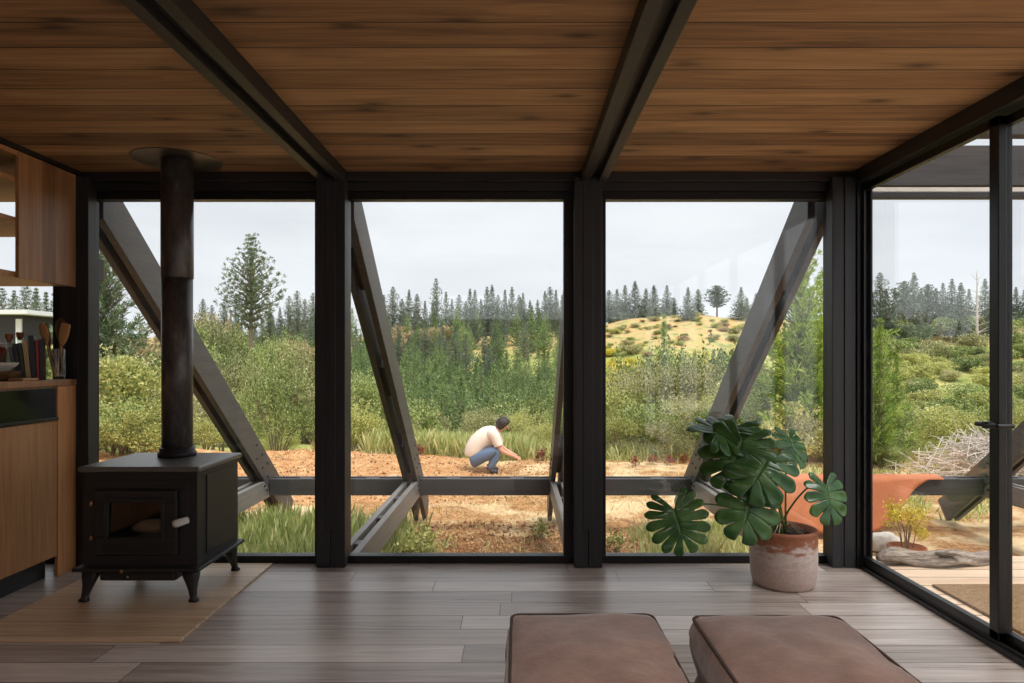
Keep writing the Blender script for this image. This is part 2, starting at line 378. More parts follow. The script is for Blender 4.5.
# ------------------------------------------------------------------ foliage meshes
def quads_mesh(name, V, mat, extra=None):
    """V: (n,4,3) leaf quads; extra: (verts, faces, material) wood"""
    n = len(V); me = bpy.data.meshes.new(name)
    me.vertices.add(n*4); me.vertices.foreach_set('co', V.astype(np.float32).ravel())
    me.loops.add(n*4); me.loops.foreach_set('vertex_index', np.arange(n*4, dtype=np.int32))
    me.polygons.add(n); me.polygons.foreach_set('loop_start', np.arange(0, n*4, 4, dtype=np.int32))
    me.update(calc_edges=True); me.materials.append(mat)
    return me
def unit(a): return a/np.maximum(np.linalg.norm(a, axis=-1, keepdims=True), 1e-9)
def leafquads(C, D, L, W):
    """rhombic leaves centred C pointing D with length L width W"""
    n = len(C); R = unit(RNG.normal(size=(n, 3))); Sd = unit(np.cross(D, R))
    L = np.broadcast_to(np.asarray(L, float).reshape(-1, 1), (n, 1)); W = np.broadcast_to(np.asarray(W, float).reshape(-1, 1), (n, 1))
    return np.stack([C-D*L/2, C+Sd*W/2, C+D*L/2, C-Sd*W/2], 1)
def conifer(H, R, whorls, nb, tufts, needles, nl, nw, bottom=.08, elev=.45, shape='cone', droop=0):
    C = []; D = []; tr = MB(); Q = []
    tr.tube([(0, 0, -.3), (0, 0, H*.5), (0, 0, H*.98)], [H*.018, H*.011, H*.002], 6)
    for i in range(whorls):
        t = bottom+(1-bottom)*(i/(whorls-1))**.92; z = H*t
        if shape == 'cone': L = R*(1-(t-bottom)/(1-bottom))**1.0*random.uniform(.8, 1.12)+.02*R
        elif shape == 'lone': q = (t-bottom)/(1-bottom); L = R*(.55+.6*math.sin(math.pi*min(1, q*.9+.18)))*(1-q**3*.6)*random.uniform(.7, 1.15)*.85
        elif shape == 'dome': q = (t-bottom)/(1-bottom); L = R*(max(0, math.sin(math.pi*min(1, q*.86+.12))))**.7*(1.05-.35*q)
        else: L = R*(.5+.5*random.random())*(1-(t-bottom)/(1-bottom))**.5+.05*R
        k = max(3, int(nb*(.75+.5*random.random()))); a0 = random.random()*6.28
        for j in range(k):
            a = a0+6.283*j/k+random.uniform(-.35, .35); l = L*random.uniform(.7, 1.12)
            e = elev*random.uniform(.6, 1.4)+.5*t*t*(1 if elev > 0 else 0)
            d = np.array([math.cos(a)*math.cos(e), math.sin(a)*math.cos(e), math.sin(e)])
            p0 = np.array([0, 0, z])
            if l > R*.35: tr.tube([p0, p0+d*l*.9+np.array([0, 0, -droop*l*.5])], [H*.004, H*.0012], 4, False)
            m = max(2, int(tufts*l/R+1))
            for q in range(m):
                s = (q+.7)/m
                p = p0+d*l*s+np.array([0, 0, .18*l*s*s-droop*l*s*s*.6])+RNG.normal(size=3)*l*.05*np.array([1, 1, .5])
                dd = unit(d*.8+RNG.normal(size=(needles, 3))*.75+np.array([0, 0, .25]))
                C.append(p+dd*nl*.4*(1.1-.6*t)+RNG.normal(size=(needles, 3))*nl*.18*(1.1-.7*t)); D.append(dd); Q.append(np.full(needles, 1.15-.65*t))
    C = np.concatenate(C); D = np.concatenate(D)
    Q = np.concatenate(Q)
    return leafquads(C, D, Q*nl*RNG.uniform(.7, 1.2, len(C)), Q*nw*RNG.uniform(.7, 1.2, len(C))), tr
def shrub(h, r, n, blobs, ls, lw, up=.3, stems=7, fill=.55):
    tr = MB(); C = []; D = []
    for b in range(blobs):
        a = random.random()*6.28; rr = r*math.sqrt(random.random())*.75; zz = h*random.uniform(.28, .86)*(1-.25*(rr/r)**2)
        c = np.array([rr*math.cos(a), rr*math.sin(a), zz]); br = r*random.uniform(.22, .42)
        if b < stems:
            mid = c*.5+np.array([random.uniform(-.1, .1), random.uniform(-.1, .1), 0])*r
            tr.tube([(c[0]*.1, c[1]*.1, -.15), tuple(mid), tuple(c)], [h*.012, h*.008, h*.003], 4, False)
            for _ in range(3):
                q = c+unit(RNG.normal(size=3)+np.array([0, 0, .6]))*br; tr.tube([tuple(c*.8), tuple(q)], [h*.004, h*.0015], 3, False)
        m = n//blobs; u = unit(RNG.normal(size=(m, 3)))
        rad = br*(1-fill*RNG.random((m, 1))**2)
        p = c+u*rad*np.array([1, 1, .85]); p[:, 2] = np.maximum(p[:, 2], .02)
        C.append(p); D.append(unit(u*.6+RNG.normal(size=(m, 3))*.6+np.array([0, 0, up])))
    # upright sprigs breaking the outline
    for _ in range(blobs*2):
        a = random.random()*6.28; rr = r*random.random()*.8
        p0 = np.array([rr*math.cos(a), rr*math.sin(a), h*random.uniform(.5, .85)]); d = unit(np.array([math.cos(a)*.35, math.sin(a)*.35, 1])+RNG.normal(size=3)*.2); L = h*random.uniform(.12, .3)
        m = max(6, n//(blobs*18)); s = RNG.random((m, 1)); C.append(p0+d*s*L+RNG.normal(size=(m, 3))*ls*.45); D.append(unit(d+RNG.normal(size=(m, 3))*.7))
    C = np.concatenate(C); D = np.concatenate(D)
    return leafquads(C, D, ls*RNG.uniform(.7, 1.3, len(C)), lw*RNG.uniform(.7, 1.3, len(C))), tr
PROTO = {}
def plant_proto(key, name, quads, tr, leafm, stemname='trunk', folname='foliage', barkm='bark'):
    fm = quads_mesh(folname, quads, M[leafm]); tm = bpy.data.meshes.new(stemname)
    tm.from_pydata(tr.v, [], tr.f); tm.update(); tm.materials.append(M[barkm])
    PROTO[key] = (name, fm, tm, folname, stemname)
def plant(key, X, Y, sc, label, cat, group=None, rz=None, sz=None, leafm=None, zoff=0):
    name, fm, tm, fn, sn = PROTO[key]
    r = bpy.data.objects.new(name, None); COL.objects.link(r); r.empty_display_size = .2
    r.location = (X, Y, th(X, Y)+zoff); r.rotation_euler = (0, 0, random.random()*6.28 if rz is None else rz)
    r.scale = (sc, sc, sc*(sz or 1)); tag(r, label, cat, group)
    for n_, me in ((fn, fm), (sn, tm)):
        o = bpy.data.objects.new(n_, me); COL.objects.link(o); o.parent = r
        if leafm and me is fm:
            o.material_slots[0].link = 'OBJECT'; o.material_slots[0].material = M[leafm]
    return r
for i in range(4):
    q, t = conifer(4.0, 1.5*random.uniform(.85, 1.1), 16, 7, 6, 8, .26, .055, .03, .42)
    plant_proto('pine%d' % i, 'young_pine', q, t, 'pine')
for i in range(4):
    q, t = conifer(10, 2.7*random.uniform(.8, 1.15), 22, 7, 5, 6, .60, .16, .03, .12, 'cone' if i < 3 else 'ragged', .25)
    plant_proto('far%d' % i, 'ridge_conifer', q, t, 'pine_far')
q, t = conifer(8.2, 1.75, 17, 7, 7, 15, .26, .05, .5, .3, 'lone'); plant_proto('lone', 'pine_tree', q, t, 'pine_lone')
q, t = conifer(7, 2.4, 26, 7, 9, 17, .34, .055, .08, .5, 'ragged'); plant_proto('tall', 'pine_tree', q, t, 'pine_lime')
q, t = conifer(3, .9, 15, 6, 7, 16, .16, .02, .03, .8, 'cone'); plant_proto('sapling', 'pine_sapling', q, t, 'pine_lime')
q, t = conifer(10, 2.6, 12, 4, 1, 1, .1, .02, .1, .4, 'ragged'); plant_proto('bare', 'bare_tree', q, t, 'tan', 'trunk', 'twigs', 'bare')
q, t = conifer(10, 2.9, 15, 7, 5, 7, .7, .24, .3, .5, 'dome'); plant_proto('broad', 'ridge_conifer', q, t, 'pine_far')
for i in range(3):
    q, t = shrub(2.0, 1.25, 7000, 16, .085, .04); plant_proto('sh%d' % i, 'shrub', q, t, 'green', 'stem')
for i in range(2):
    q, t = shrub(2.0, 1.1, 8200, 20, .065, .024, .7, 12, .8); plant_proto('wil%d' % i, 'shrub', q, t, 'olive', 'stem')
for i in range(2):
    q, t = shrub(2.0, 1.25, 15000, 24, .05, .03, .3, 9); plant_proto('mid%d' % i, 'shrub', q, t, 'green', 'stem')
    q, t = shrub(1.6, 1.7, 4200, 14, .17, .085); plant_proto('far_sh%d' % i, 'shrub', q, t, 'green', 'stem')

q, t = shrub(1.0, .5, 240, 7, .15, .065, .6); plant_proto('weed', 'garden_weed', q, t, 'green', 'stem')
def P(px, Y): return PX(px, Y)
def scatter(keys, n, pxr, Yr, scr, label, cat, group, mats, sz=None, mind=0):
    done = []
    for _ in range(n*6):
        if len(done) >= n: break
        Y = math.sqrt(random.uniform(Yr[0]**2, Yr[1]**2)); X = PX(random.uniform(*pxr), Y)
        if any((X-a)**2+(Y-b)**2 < mind*mind for a, b in done): continue
        done.append((X, Y)); plant(random.choice(keys), X, Y, random.uniform(*scr), label, cat, group, None, sz, random.choice(mats))
PINES = ['pine%d' % i for i in range(4)]; FARS = ['far0', 'far1', 'far2', 'far3']; SH = ['sh0', 'sh1', 'sh2']; WIL = ['wil0', 'wil1']; FSH = ['far_sh0', 'far_sh1']
# valley forest of young pines
scatter(PINES, 170, (330, 600), (30, 64), (.7, 1.15), 'dark green young pine packed into the valley forest behind the crouching person', 'tree', 'young pines of the valley forest', ['pine'], 1.05, 1.5)
scatter(PINES, 26, (205, 330), (42, 72), (.9, 1.4), 'green young pine on the slope left of the second post, seen past the stove pipe', 'tree', 'young pines seen past the stove pipe', ['pine'], 1.05, 1.8)
scatter(PINES, 44, (345, 590), (62, 92), (.8, 1.3), 'taller hazy pine high on the far side of the valley', 'tree', 'pines high on the far valley side', ['pine', 'pine_far'], 1.1, 2.2)
scatter(PINES, 8, (610, 720), (40, 70), (.7, 1.0), 'small pine on the yellow-green slope seen through the third window', 'tree', 'small pines on the slope behind the third window', ['pine'], 1.0, 2.5)
scatter(FSH, 12, (385, 450), (92, 104), (1.3, 1.9), 'dry tan bush on the ridge beside the thin tall tree', 'bush', 'dry tan bushes on the ridge', ['tan'], 1.3, 2)
scatter(PINES, 40, (345, 600), (86, 112), (.9, 1.4), 'hazy pine just below the skyline of the middle window', 'tree', 'pines just below the middle skyline', ['pine_far', 'pine'], 1.1, 2.4)
scatter(FARS, 22, (195, 330), (95, 125), (.3, .5), 'small hazy conifer below the skyline between stove pipe and second post', 'tree', 'small conifers below the skyline behind the stove', ['pine_far'], 1.1, 2.4)
scatter(FSH, 60, (600, 770), (84, 104), (.2, .75), 'small bush dotted over the golden hill of the third window', 'bush', 'bushes dotted over the golden hill', ['olive', 'tan', 'lime', 'lime'], .6, 1.4)
scatter(FSH, 26, (868, 1040), (80, 100), (.9, 1.7), 'bush on the ridge under the conifers beyond the sliding door', 'bush', 'ridge bushes beyond the sliding door', ['olive', 'green', 'pine_far'], 1, 2.4)
# ridge line
def ridge(px, ytop, Y, key, label='dark hazy conifer standing on the distant skyline', group='conifers on the distant skyline', wide=1.0):
    X = PX(px, Y); z = th(X, Y); h = PZ(ytop, Y)-z; s = h/10
    r = plant(key, X, Y, s, label, 'tree', group); r.scale = (s*wide, s*wide, s); return r
for px, yt in ((203, 300), (212, 306), (224, 303), (270, 303), (280, 308), (289, 297), (297, 292), (305, 300), (313, 294)):
    ridge(px, yt, random.uniform(112, 130), random.choice(FARS), 'dark conifer on the skyline between stove pipe and second post', 'skyline conifers behind the stove pipe window')
for px, yt in ((384, 296), (393, 288), (402, 300), (409, 291), (417, 295), (425, 302), (446, 293), (452, 300), (459, 296), (466, 302), (470, 290), (475, 291), (481, 300), (487, 288), (492, 286), (498, 296), (505, 291), (512, 288), (519, 296), (523, 294), (530, 301), (545, 292), (550, 288), (556, 291), (562, 296)):
    ridge(px, yt, random.uniform(112, 132), random.choice(FARS), 'dark conifer on the skyline seen through the middle window', 'skyline conifers of the middle window')
ridge(436, 280, 110, 'far3', 'thin tall tree sticking up highest on the skyline of the middle window', None, .7)
for px, yt, k in ((609, 293, 'far3'), (617, 292, 'far1'), (625, 288, 'far2'), (635, 284, 'far0'), (646, 291, 'far1'), (654, 288, 'far0'), (667, 288, 'far2'), (674, 300, 'far3'), (698, 292, 'far3'), (747, 300, 'far1'), (756, 296, 'far2'), (764, 302, 'far0')):
    ridge(px, yt-2, random.uniform(106, 118), k, 'dark conifer on the golden ridge behind the third window', 'skyline conifers of the third window', 1.5)
ridge(688, 288, 100, 'far0', 'single dark conifer standing clear on the golden hill, right of the third window centre', None, 1.5)
ridge(717, 287, 104, 'broad', 'broadest round-crowned tree on the golden ridge of the third window', None, 1.9)
ridge(741, 288, 102, 'far2', 'dark conifer between the broad round tree and the leaning timber brace', None, 1.6)
for px, yt, k in ((872, 292, 'far0'), (880, 274, 'far3'), (886, 290, 'far1'), (895, 290, 'far2'), (904, 284, 'broad'), (914, 274, 'far0'), (921, 290, 'far1'), (928, 286, 'broad'), (936, 290, 'far3'), (943, 284, 'far2'), (952, 280, 'far1'), (961, 284, 'far0'), (969, 290, 'far2'), (985, 280, 'far1'), (992, 290, 'far0'), (1003, 284, 'far1'), (1016, 288, 'far2'), (1026, 286, 'far0')):
    ridge(px, yt, random.uniform(88, 106), k, 'dark conifer on the ridge seen through the sliding door', 'ridge conifers beyond the sliding door', 1.2)
ridge(977, 268, 86, 'bare', 'bare leafless tree highest on the ridge beside the door stile', None, 1.1)
for px, yt in ((106, 322), (140, 325), (160, 318), (2, 290), (14, 292), (26, 286), (36, 290), (46, 294), (56, 290)):
    ridge(px, yt, random.uniform(78, 95), random.choice(FARS), 'dark conifer far off behind the kitchen end of the room', 'far conifers at the left edge')
# lone pine
Y = 35; X = PX(251, Y); z = th(X, Y); h = PZ(241, Y)-z
r = plant('lone', X, Y, h/8.2, 'lone tall pine with round crown and bare trunk, right of the stove pipe', 'tree', None, 1.0)
Y = 17; X = PX(104, Y); h = PZ(255, Y)-th(X, Y); plant('tall', X, Y, h/7, 'loose grey-green pine at the left edge of the stove window', 'tree', None, .4, None, 'pine_lone')
for px, yt, Y, s in ((800, 258, 12.5, 1.0), (838, 270, 14, 1.05)):
    X = PX(px, Y); h = PZ(yt, Y)-th(X, Y)
    plant('tall', X, Y, h/7, 'bright green feathery pine right behind the leaning brace of the third window' if px < 810 else 'bright green pine hidden half behind the corner post', 'tree', None, 2.0+px, 1, 'pine_lime')
for px, yt, Y in ((880, 322, 11.5), (897, 352, 12.5)):
    X = PX(px, Y); h = PZ(yt, Y)-th(X, Y)
    plant('sapling', X, Y, h/3, 'taller bright green pine sapling just right of the corner post' if px < 890 else 'shorter bright green pine sapling beyond the sliding door', 'tree', None, None, 1, 'pine_lime')
# shrubs behind window 1
def sh(px, ytop, Y, key, label, group=None, leafm='green', wide=1.0, base=2.0):
    X = PX(px, Y); h = PZ(ytop, Y)-th(X, Y); s = h/base
    r = plant(key, X, Y, s, label, 'bush', group, None, None, leafm); r.scale = (s*wide, s*wide, s)
gl = 'leafy shrub in the thicket behind the wood stove'; gg = 'thicket behind the wood stove'
for px, yt, Y, k, m, w in ((108, 345, 13.5, 'sh0', 'lime', 1.0), (128, 352, 14.5, 'wil0', 'olive', 1.0), (150, 362, 13.2, 'sh1', 'lime', .95), (118, 395, 12.2, 'sh2', 'green', 1.1), (165, 372, 14, 'wil1', 'olive', 1.), (142, 402, 12.0, 'sh2', 'lime', 1.2), (205, 390, 15, 'sh1', 'olive', 1.0), (222, 388, 17, 'sh0', 'green', .8), (182, 345, 19, 'sh0', 'green', .7), (92, 350, 16, 'sh1', 'olive', 1.0), (135, 330, 22, 'sh2', 'tan', 1.2), (155, 335, 24, 'wil0', 'olive', 1.2), (172, 415, 12.5, 'wil0', 'lime', 1.1), (204, 418, 13, 'sh0', 'lime', 1.0)):
    sh(px, yt, Y, k, gl, gg, m, w)
sh(276, 362, 14.5, 'wil1', 'loose pale-leaved shrub beside the orange earth, right of the stove', None, 'green', .75)
sh(238, 352, 19, 'wil0', 'slim olive shrub under the lone pine', None, 'olive', .6)
for px, yt, Y, m in ((202, 318, 44, 'tan'), (216, 322, 42, 'olive'), (230, 334, 40, 'green'), (210, 326, 38, 'olive'), (196, 330, 36, 'green'), (300, 345, 34, 'tan'), (288, 340, 38, 'green'), (308, 352, 30, 'olive'), (268, 345, 30, 'green')):
    sh(px, yt, Y, random.choice(('mid0', 'mid1')), 'rounded bush in the middle distance between stove pipe and second post', 'middle distance bushes of the first window', m, .7, 1.9)
scatter(['mid0', 'mid1'], 26, (60, 330), (20, 36), (.45, .85), 'low bush on the slope far behind the wood stove', 'bush', 'slope bushes far behind the wood stove', ['olive', 'green', 'tan', 'lime'], 1, 1.6)
# middle window
for px, yt, Y, k, m, w in ((362, 368, 15, 'wil0', 'green', .9), (378, 378, 16, 'sh0', 'green', .9), (392, 400, 17, 'sh1', 'olive', .8), (408, 395, 20, 'sh2', 'green', .9), (428, 402, 22, 'wil1', 'olive', .8), (476, 405, 18, 'wil0', 'olive', .9), (498, 412, 15.5, 'sh0', 'olive', .9), (528, 405, 15, 'wil1', 'lime', .9), (548, 392, 16, 'sh1', 'green', .9), (512, 398, 18, 'sh2', 'green', 1.0), (566, 400, 15, 'wil0', 'green', .9), (540, 418, 13.6, 'wil1', 'lime', 1.1), (354, 398, 13.6, 'sh2', 'lime', .9), (338, 372, 15.5, 'wil1', 'olive', .9)):
    sh(px, yt, Y, k, 'leafy shrub at the valley edge around the crouching person', 'shrubs at the valley edge of the middle window', m, w)
scatter(['mid0', 'mid1'], 20, (340, 590), (19, 32), (.4, .7), 'low bush where the slope drops to the pine forest', 'bush', 'low bushes above the pine forest', ['olive', 'green', 'lime'], .8, 1.5)
# third window
for px, yt, Y, k, m, w in ((612, 385, 15, 'sh0', 'lime', 1.0), (632, 362, 16, 'wil0', 'olive', .9), (655, 340, 17, 'wil1', 'green', .9), (676, 352, 15.5, 'wil0', 'olive', .95), (664, 318, 19, 'sapling', 'pine_lime', .9), (700, 352, 16, 'wil1', 'lime', .95), (722, 345, 17, 'sh1', 'green', .9), (650, 398, 13.2, 'sh2', 'green', 1.1), (690, 392, 13.4, 'wil0', 'olive', 1.1), (620, 408, 13, 'wil1', 'lime', 1.1), (735, 378, 14, 'sh2', 'lime', 1.1), (760, 385, 13, 'wil0', 'green', 1.0), (790, 398, 12, 'sh1', 'lime', 1.0), (815, 405, 12, 'wil1', 'olive', 1.0), (760, 355, 18, 'sh0', 'lime', 1.0), (594, 380, 17, 'wil1', 'green', 1.0), (715, 405, 12.6, 'sh0', 'green', 1.0), (670, 415, 12.4, 'wil1', 'olive', 1.1)):
    sh(px, yt, Y, k, 'yellow-green shrub in the thicket behind the third window', 'thicket behind the third window', m, w, 3 if k == 'sapling' else 2)
for px, yt, Y in ((628, 372, 24), (700, 362, 26), (617, 378, 26), (640, 368, 30)):
    sh(px, yt, Y, random.choice(FSH), 'bush in full yellow bloom behind the third window', 'yellow blooming bushes', 'gold', .6, 1.6)
scatter(FSH, 40, (600, 790), (28, 85), (.5, 1.0), 'low bush on the hillside under the golden ridge', 'bush', 'hillside bushes under the golden ridge', ['olive', 'green', 'lime', 'gold', 'tan'], .7, 2.6)
# right hillside
scatter(FSH, 85, (850, 1060), (24, 84), (.75, 1.35), 'rounded bush on the shrubby hillside seen through the sliding door', 'bush', 'hillside bushes beyond the sliding door', ['green', 'olive', 'lime', 'green'], .8, 2.3)
scatter(['mid0', 'mid1'], 38, (850, 1070), (16, 28), (.45, .8), 'low bush in the hollow beyond the deck', 'bush', 'bushes in the hollow beyond the deck', ['green', 'lime', 'olive'], .9, 1.5)
for px, yt, Y, k, m in ((905, 418, 12.6, 'wil0', 'lime'), (878, 425, 12, 'sh1', 'green'), (935, 408, 13.8, 'sh0', 'lime'), (960, 402, 14.2, 'wil1', 'lime'), (990, 398, 14.5, 'sh2', 'green'), (1018, 396, 14, 'wil0', 'lime'), (893, 440, 11.4, 'wil1', 'green'), (922, 440, 11.8, 'sh2', 'lime'), (862, 400, 12.4, 'sh0', 'green')):
    sh(px, yt, Y, k, 'bright shrub at the garden edge beyond the rust cloth', 'garden edge shrubs beyond the sliding door', m, 1.25)

# grass, stuff
def grass(name, n, xr, yr, hr, mat, label, wid=.012, lean=.25, clump=0, mask=None):
    X = RNG.uniform(*xr, n); Y = RNG.uniform(*yr, n)
    if clump:
        k = max(4, n//clump); cx = RNG.uniform(*xr, k); cy = RNG.uniform(*yr, k); i = RNG.integers(0, k, n)
        X = cx[i]+RNG.normal(size=n)*.09; Y = cy[i]+RNG.normal(size=n)*.09
    if mask is not None:
        m = mask(X, Y); X = X[m]; Y = Y[m]
    n = len(X); Z = terr(X, Y); h = RNG.uniform(*hr, n)
    D = unit(np.stack([RNG.normal(size=n)*lean, RNG.normal(size=n)*lean, np.ones(n)], 1))
    C = np.stack([X, Y, Z], 1)+D*h[:, None]*.45
    a = RNG.uniform(0, 3.14, n); Sd = np.stack([np.cos(a), np.sin(a), 0*a], 1)
    V = np.stack([C-D*h[:, None]/2-Sd*wid/2, C-D*h[:, None]/2+Sd*wid/2, C+D*h[:, None]*.2+Sd*wid*.45+0*D, C+D*h[:, None]/2+np.stack([RNG.normal(size=n), RNG.normal(size=n), 0*h], 1)*h[:, None]*.04], 1)
    me = quads_mesh(name, V, M[mat]); o = bpy.data.objects.new(name, me); COL.objects.link(o)
    return tag(o, label, 'grass', None, 'stuff')
grass('meadow_grass', 20000, (-3.3, -1.15), (4.6, 7.0), (.06, .42), 'grass', 'tall green grass growing under the window behind the stove', .007, .35, 40)
grass('meadow_grass', 900, (-1.0, .2), (5.2, 6.8), (.04, .16), 'grass', 'sparse green weeds sprouting from the dug brown earth', .012, .5, 30, lambda X, Y: (X < -.55) | (RNG.random(len(X)) < .25))
grass('meadow_grass', 26000, (-4.5, .2), (12.4, 15.5), (.1, .62), 'grass', 'long green grass behind the crouching person', .013, .35, 0, lambda X, Y: X > -2.8)
grass('meadow_grass', 9000, (.3, 9), (12.2, 15), (.1, .4), 'grass', 'green grass strip at the foot of the thicket', .014, .4)
grass('meadow_grass', 1800, (1.2, 2.2), (6.0, 7.2), (.08, .28), 'grass', 'pale grass tuft outside behind the potted monstera', .012, .35, 40)
grass('meadow_grass', 4200, (3.0, 7.5), (7.6, 11.5), (.05, .22), 'grass', 'short patchy grass on the sandy ground beyond the deck', .018, .5, 45)
grass('dry_straw', 6500, (-1.2, 2.0), (4.7, 9.5), (.03, .12), 'drygrass', 'scattered straw and dry stalks on the dug earth', .010, 2.2)
grass('dry_straw', 3500, (-4.2, 4.5), (8.3, 12.8), (.04, .16), 'drygrass', 'straw lying over the earth bank near the person', .014, 1.8)
def clods():
    n = 5200; X = np.concatenate([RNG.uniform(-1.3, 1.6, 3400), RNG.uniform(-4.5, .6, 1800)]); Y = np.concatenate([RNG.uniform(4.6, 7.6, 3400), RNG.uniform(8.6, 12.6, 1800)])
    Z = terr(X, Y); s = RNG.uniform(.006, .021, n)*np.where(Y > 8, 1.1, 1)
    oc = np.array([(1, 0, 0), (-1, 0, 0), (0, 1, 0), (0, -1, 0), (0, 0, 1), (0, 0, -1)], float)
    V = oc[None]*s[:, None, None]*RNG.uniform(.6, 1.3, (n, 6, 1)); R = unit(RNG.normal(size=(n, 3)))
    V = V + np.stack([X, Y, Z+s*.3], 1)[:, None]
    fs = np.array([(0, 2, 4), (2, 1, 4), (1, 3, 4), (3, 0, 4), (2, 0, 5), (1, 2, 5), (3, 1, 5), (0, 3, 5)])
    Fs = (fs[None]+(np.arange(n)*6)[:, None, None]).reshape(-1, 3)
    me = bpy.data.meshes.new('soil_clods'); me.from_pydata(V.reshape(-1, 3).tolist(), [], Fs.tolist()); me.materials.append(M['clod'])
    o = bpy.data.objects.new('soil_clods', me); COL.objects.link(o); tag(o, 'loose brown soil crumbs covering the dug bed outside', 'soil', None, 'stuff')
clods()
for px, Y, s in ((543, 12.2, .34), (556, 11.8, .3), (636, 11.8, .28), (652, 12, .26), (668, 11.9, .28), (684, 12.1, .26), (420, 12.2, .3)):
    plant('weed', PX(px, Y), Y, s*.95, 'small reddish-leaved garden plant near the garden edge', 'plant', 'small reddish garden plants', None, .7, 'redleaf')
for px, Y, s in ((417, 5.9, .22), (425, 6.4, .2), (408, 6.2, .18), (543, 6.9, .16), (617, 6.4, .14)):
    plant('weed', PX(px, Y), Y, s*1.7, 'small green weed growing beside the timber frame outside', 'plant', 'small weeds beside the timber frame', None, .8, 'lime')
o = MB().bar((PX(345, 9.0), 9.0, th(PX(345, 9.), 9.)+.07), (PX(397, 9.4), 9.4, th(PX(397, 9.4), 9.4)+.05), .12, .03).obj('loose_plank', M['deck'], bev=.003)
tag(o, 'pale loose plank lying on the orange earth beyond the timber frame', 'plank')
# brush pile
mb = MB()
for _ in range(900):
    a = random.random()*6.28; r = abs(random.gauss(0, .42)); h0 = max(.03, .62*(1-(r/1.25)**2)*random.random()+.03)
    c = Vector((7.15+r*math.cos(a)*1.25, 10.3+r*math.sin(a)*.6, th(7.0, 10.3)+h0)); d = Vector((random.gauss(0, 1), random.gauss(0, .6), random.gauss(0, .32))).normalized()*random.uniform(.15, .45)
    e = c+d; e.z = max(e.z, th(7., 10.3)+.02); b_ = c-d; b_.z = max(b_.z, th(7., 10.3)+.02)
    mb.tube([b_, c+Vector((0, 0, random.uniform(-.04, .04))), e], [.007, .006, .003], 4, False)
tag(mb.obj('brush_pile', M['bare']), 'heap of bare grey cut branches beyond the deck', 'brush pile', None, 'stuff')

# ------------------------------------------------------------------ far cabin (left edge)
cab = thing('cabin', (-17.8, 23, th(-17.8, 23)), 'dark cabin with white roof edge far outside behind the kitchen counter', 'building')
zt = PZ(315, 22); zb = th(-17.8, 23)-.3
MB().box(-20.5, -15.9, 22, 26, zb, zt).obj('wall', M['blackX'], cab)
MB().box(-20.8, -15.5, 21.6, 26.4, zt, zt+.14).obj('roof', M['white'], cab, .01)
MB().box(PX(17, 22), PX(22.5, 22), 21.93, 22.02, PZ(345, 22), PZ(319, 22)).obj('window_panel', M['white'], cab, .01)

# ------------------------------------------------------------------ room shell
YG = 4.15; H = 2.35; XL = -3.35; XR = 2.03; YB = -3.0
mb = MB(); mb.box(XL-.1, 2.12, YB-.1, 4.22, -.16, 0); struct(mb.obj('floor', M['floor'], origin=(0, .05, -.16)))
mb = MB(); mb.box(XL-.1, 2.16, YB-.1, 4.24, H, H+.26); struct(mb.obj('ceiling', M['ceil'], origin=(0, .045, H)))
struct(MB().box(XL-.12, XL, YB, 4.22, 0, H).obj('wall_left', M['paintgrey']))
# back wall with clerestory lights
mb = MB(); mb.box(XL, 2.1, YB-.12, YB, 0, 1.9); mb.box(XL, 2.1, YB-.12, YB, 2.31, H)
for a, b in ((XL, -1.32), (.10, .42), (2.02, 2.1)): mb.box(a, b, YB-.12, YB, 1.9, 2.31)
struct(mb.obj('wall_back', M['paintgrey']))
for i, (a, b) in enumerate(((-1.32, .10), (.42, 2.02))):
    w = MB().box(a, b, YB-.07, YB-.05, 1.9, 2.31).obj('window_%d' % (6+i), M['glass']); struct(w)
# front wall: header, threshold, jambs around each opening, panes
OP = [(-3.27, -2.80), (-2.562, -1.22), (-1.018, .282), (.536, 1.876)]
OUT = [(-3.34, -2.74), (-2.61, -1.13), (-1.07, .40), (.45, 1.93)]
zs, zt = .046, 2.195
hd = MB(); hd.box(XL, 2.1, 4.11, 4.21, 2.245, H); struct(hd.obj('wall_front', M['blackX']))
struct(MB().box(XL, 2.05, 4.07, 4.11, 2.295, H).obj('trim_1', M['blackX'], bev=.004))
for i, (a, b) in enumerate(OP):
    fr = MB(); A, B = OUT[i]
    fr.box(A, B, 4.118, 4.19, zt, 2.244); fr.box(A, B, 4.118, 4.19, 0, zs)
    fr.box(A, a, 4.118, 4.19, zs, zt); fr.box(b, B, 4.118, 4.19, zs, zt)
    f = struct(fr.obj('window_%d' % (i+1), M['steel'], bev=.003))
    MB().box(a, b, YG-.012, YG+.012, zs, zt).obj('pane', M['glass'], f)
struct(MB().box(-2.739, -2.611, 4.118, 4.2, 0, 2.244).obj('wall_front_pier', M['blackZ']))
# columns
colx = [(-2.70, -2.53), (-1.186, -1.015), (.338, .503), (1.862, 2.0)]
cl = ['leftmost black timber post beside the kitchen cabinets', 'black timber post left of the middle window', 'black timber post right of the middle window', 'black timber corner post between the windows and sliding door']
for (a, b), lb in zip(colx, cl):
    xm = (a+b)/2
    t = thing('timber_post', (xm, 4.07, 0), lb, 'post')
    MB().box(a, xm-.002, 4.03, 4.115, 0, 2.31).obj('plank', M['blackZ'], t, .004)
    MB().box(xm+.002, b, 4.03, 4.115, 0, 2.31).obj('plank', M['blackZ'], t, .004)
    MB().box(xm-.03, xm+.03, 4.026, 4.032, .22, 2.29).obj('cover_strip', M['blackZ'], t, .003) if lb != cl[3] else None
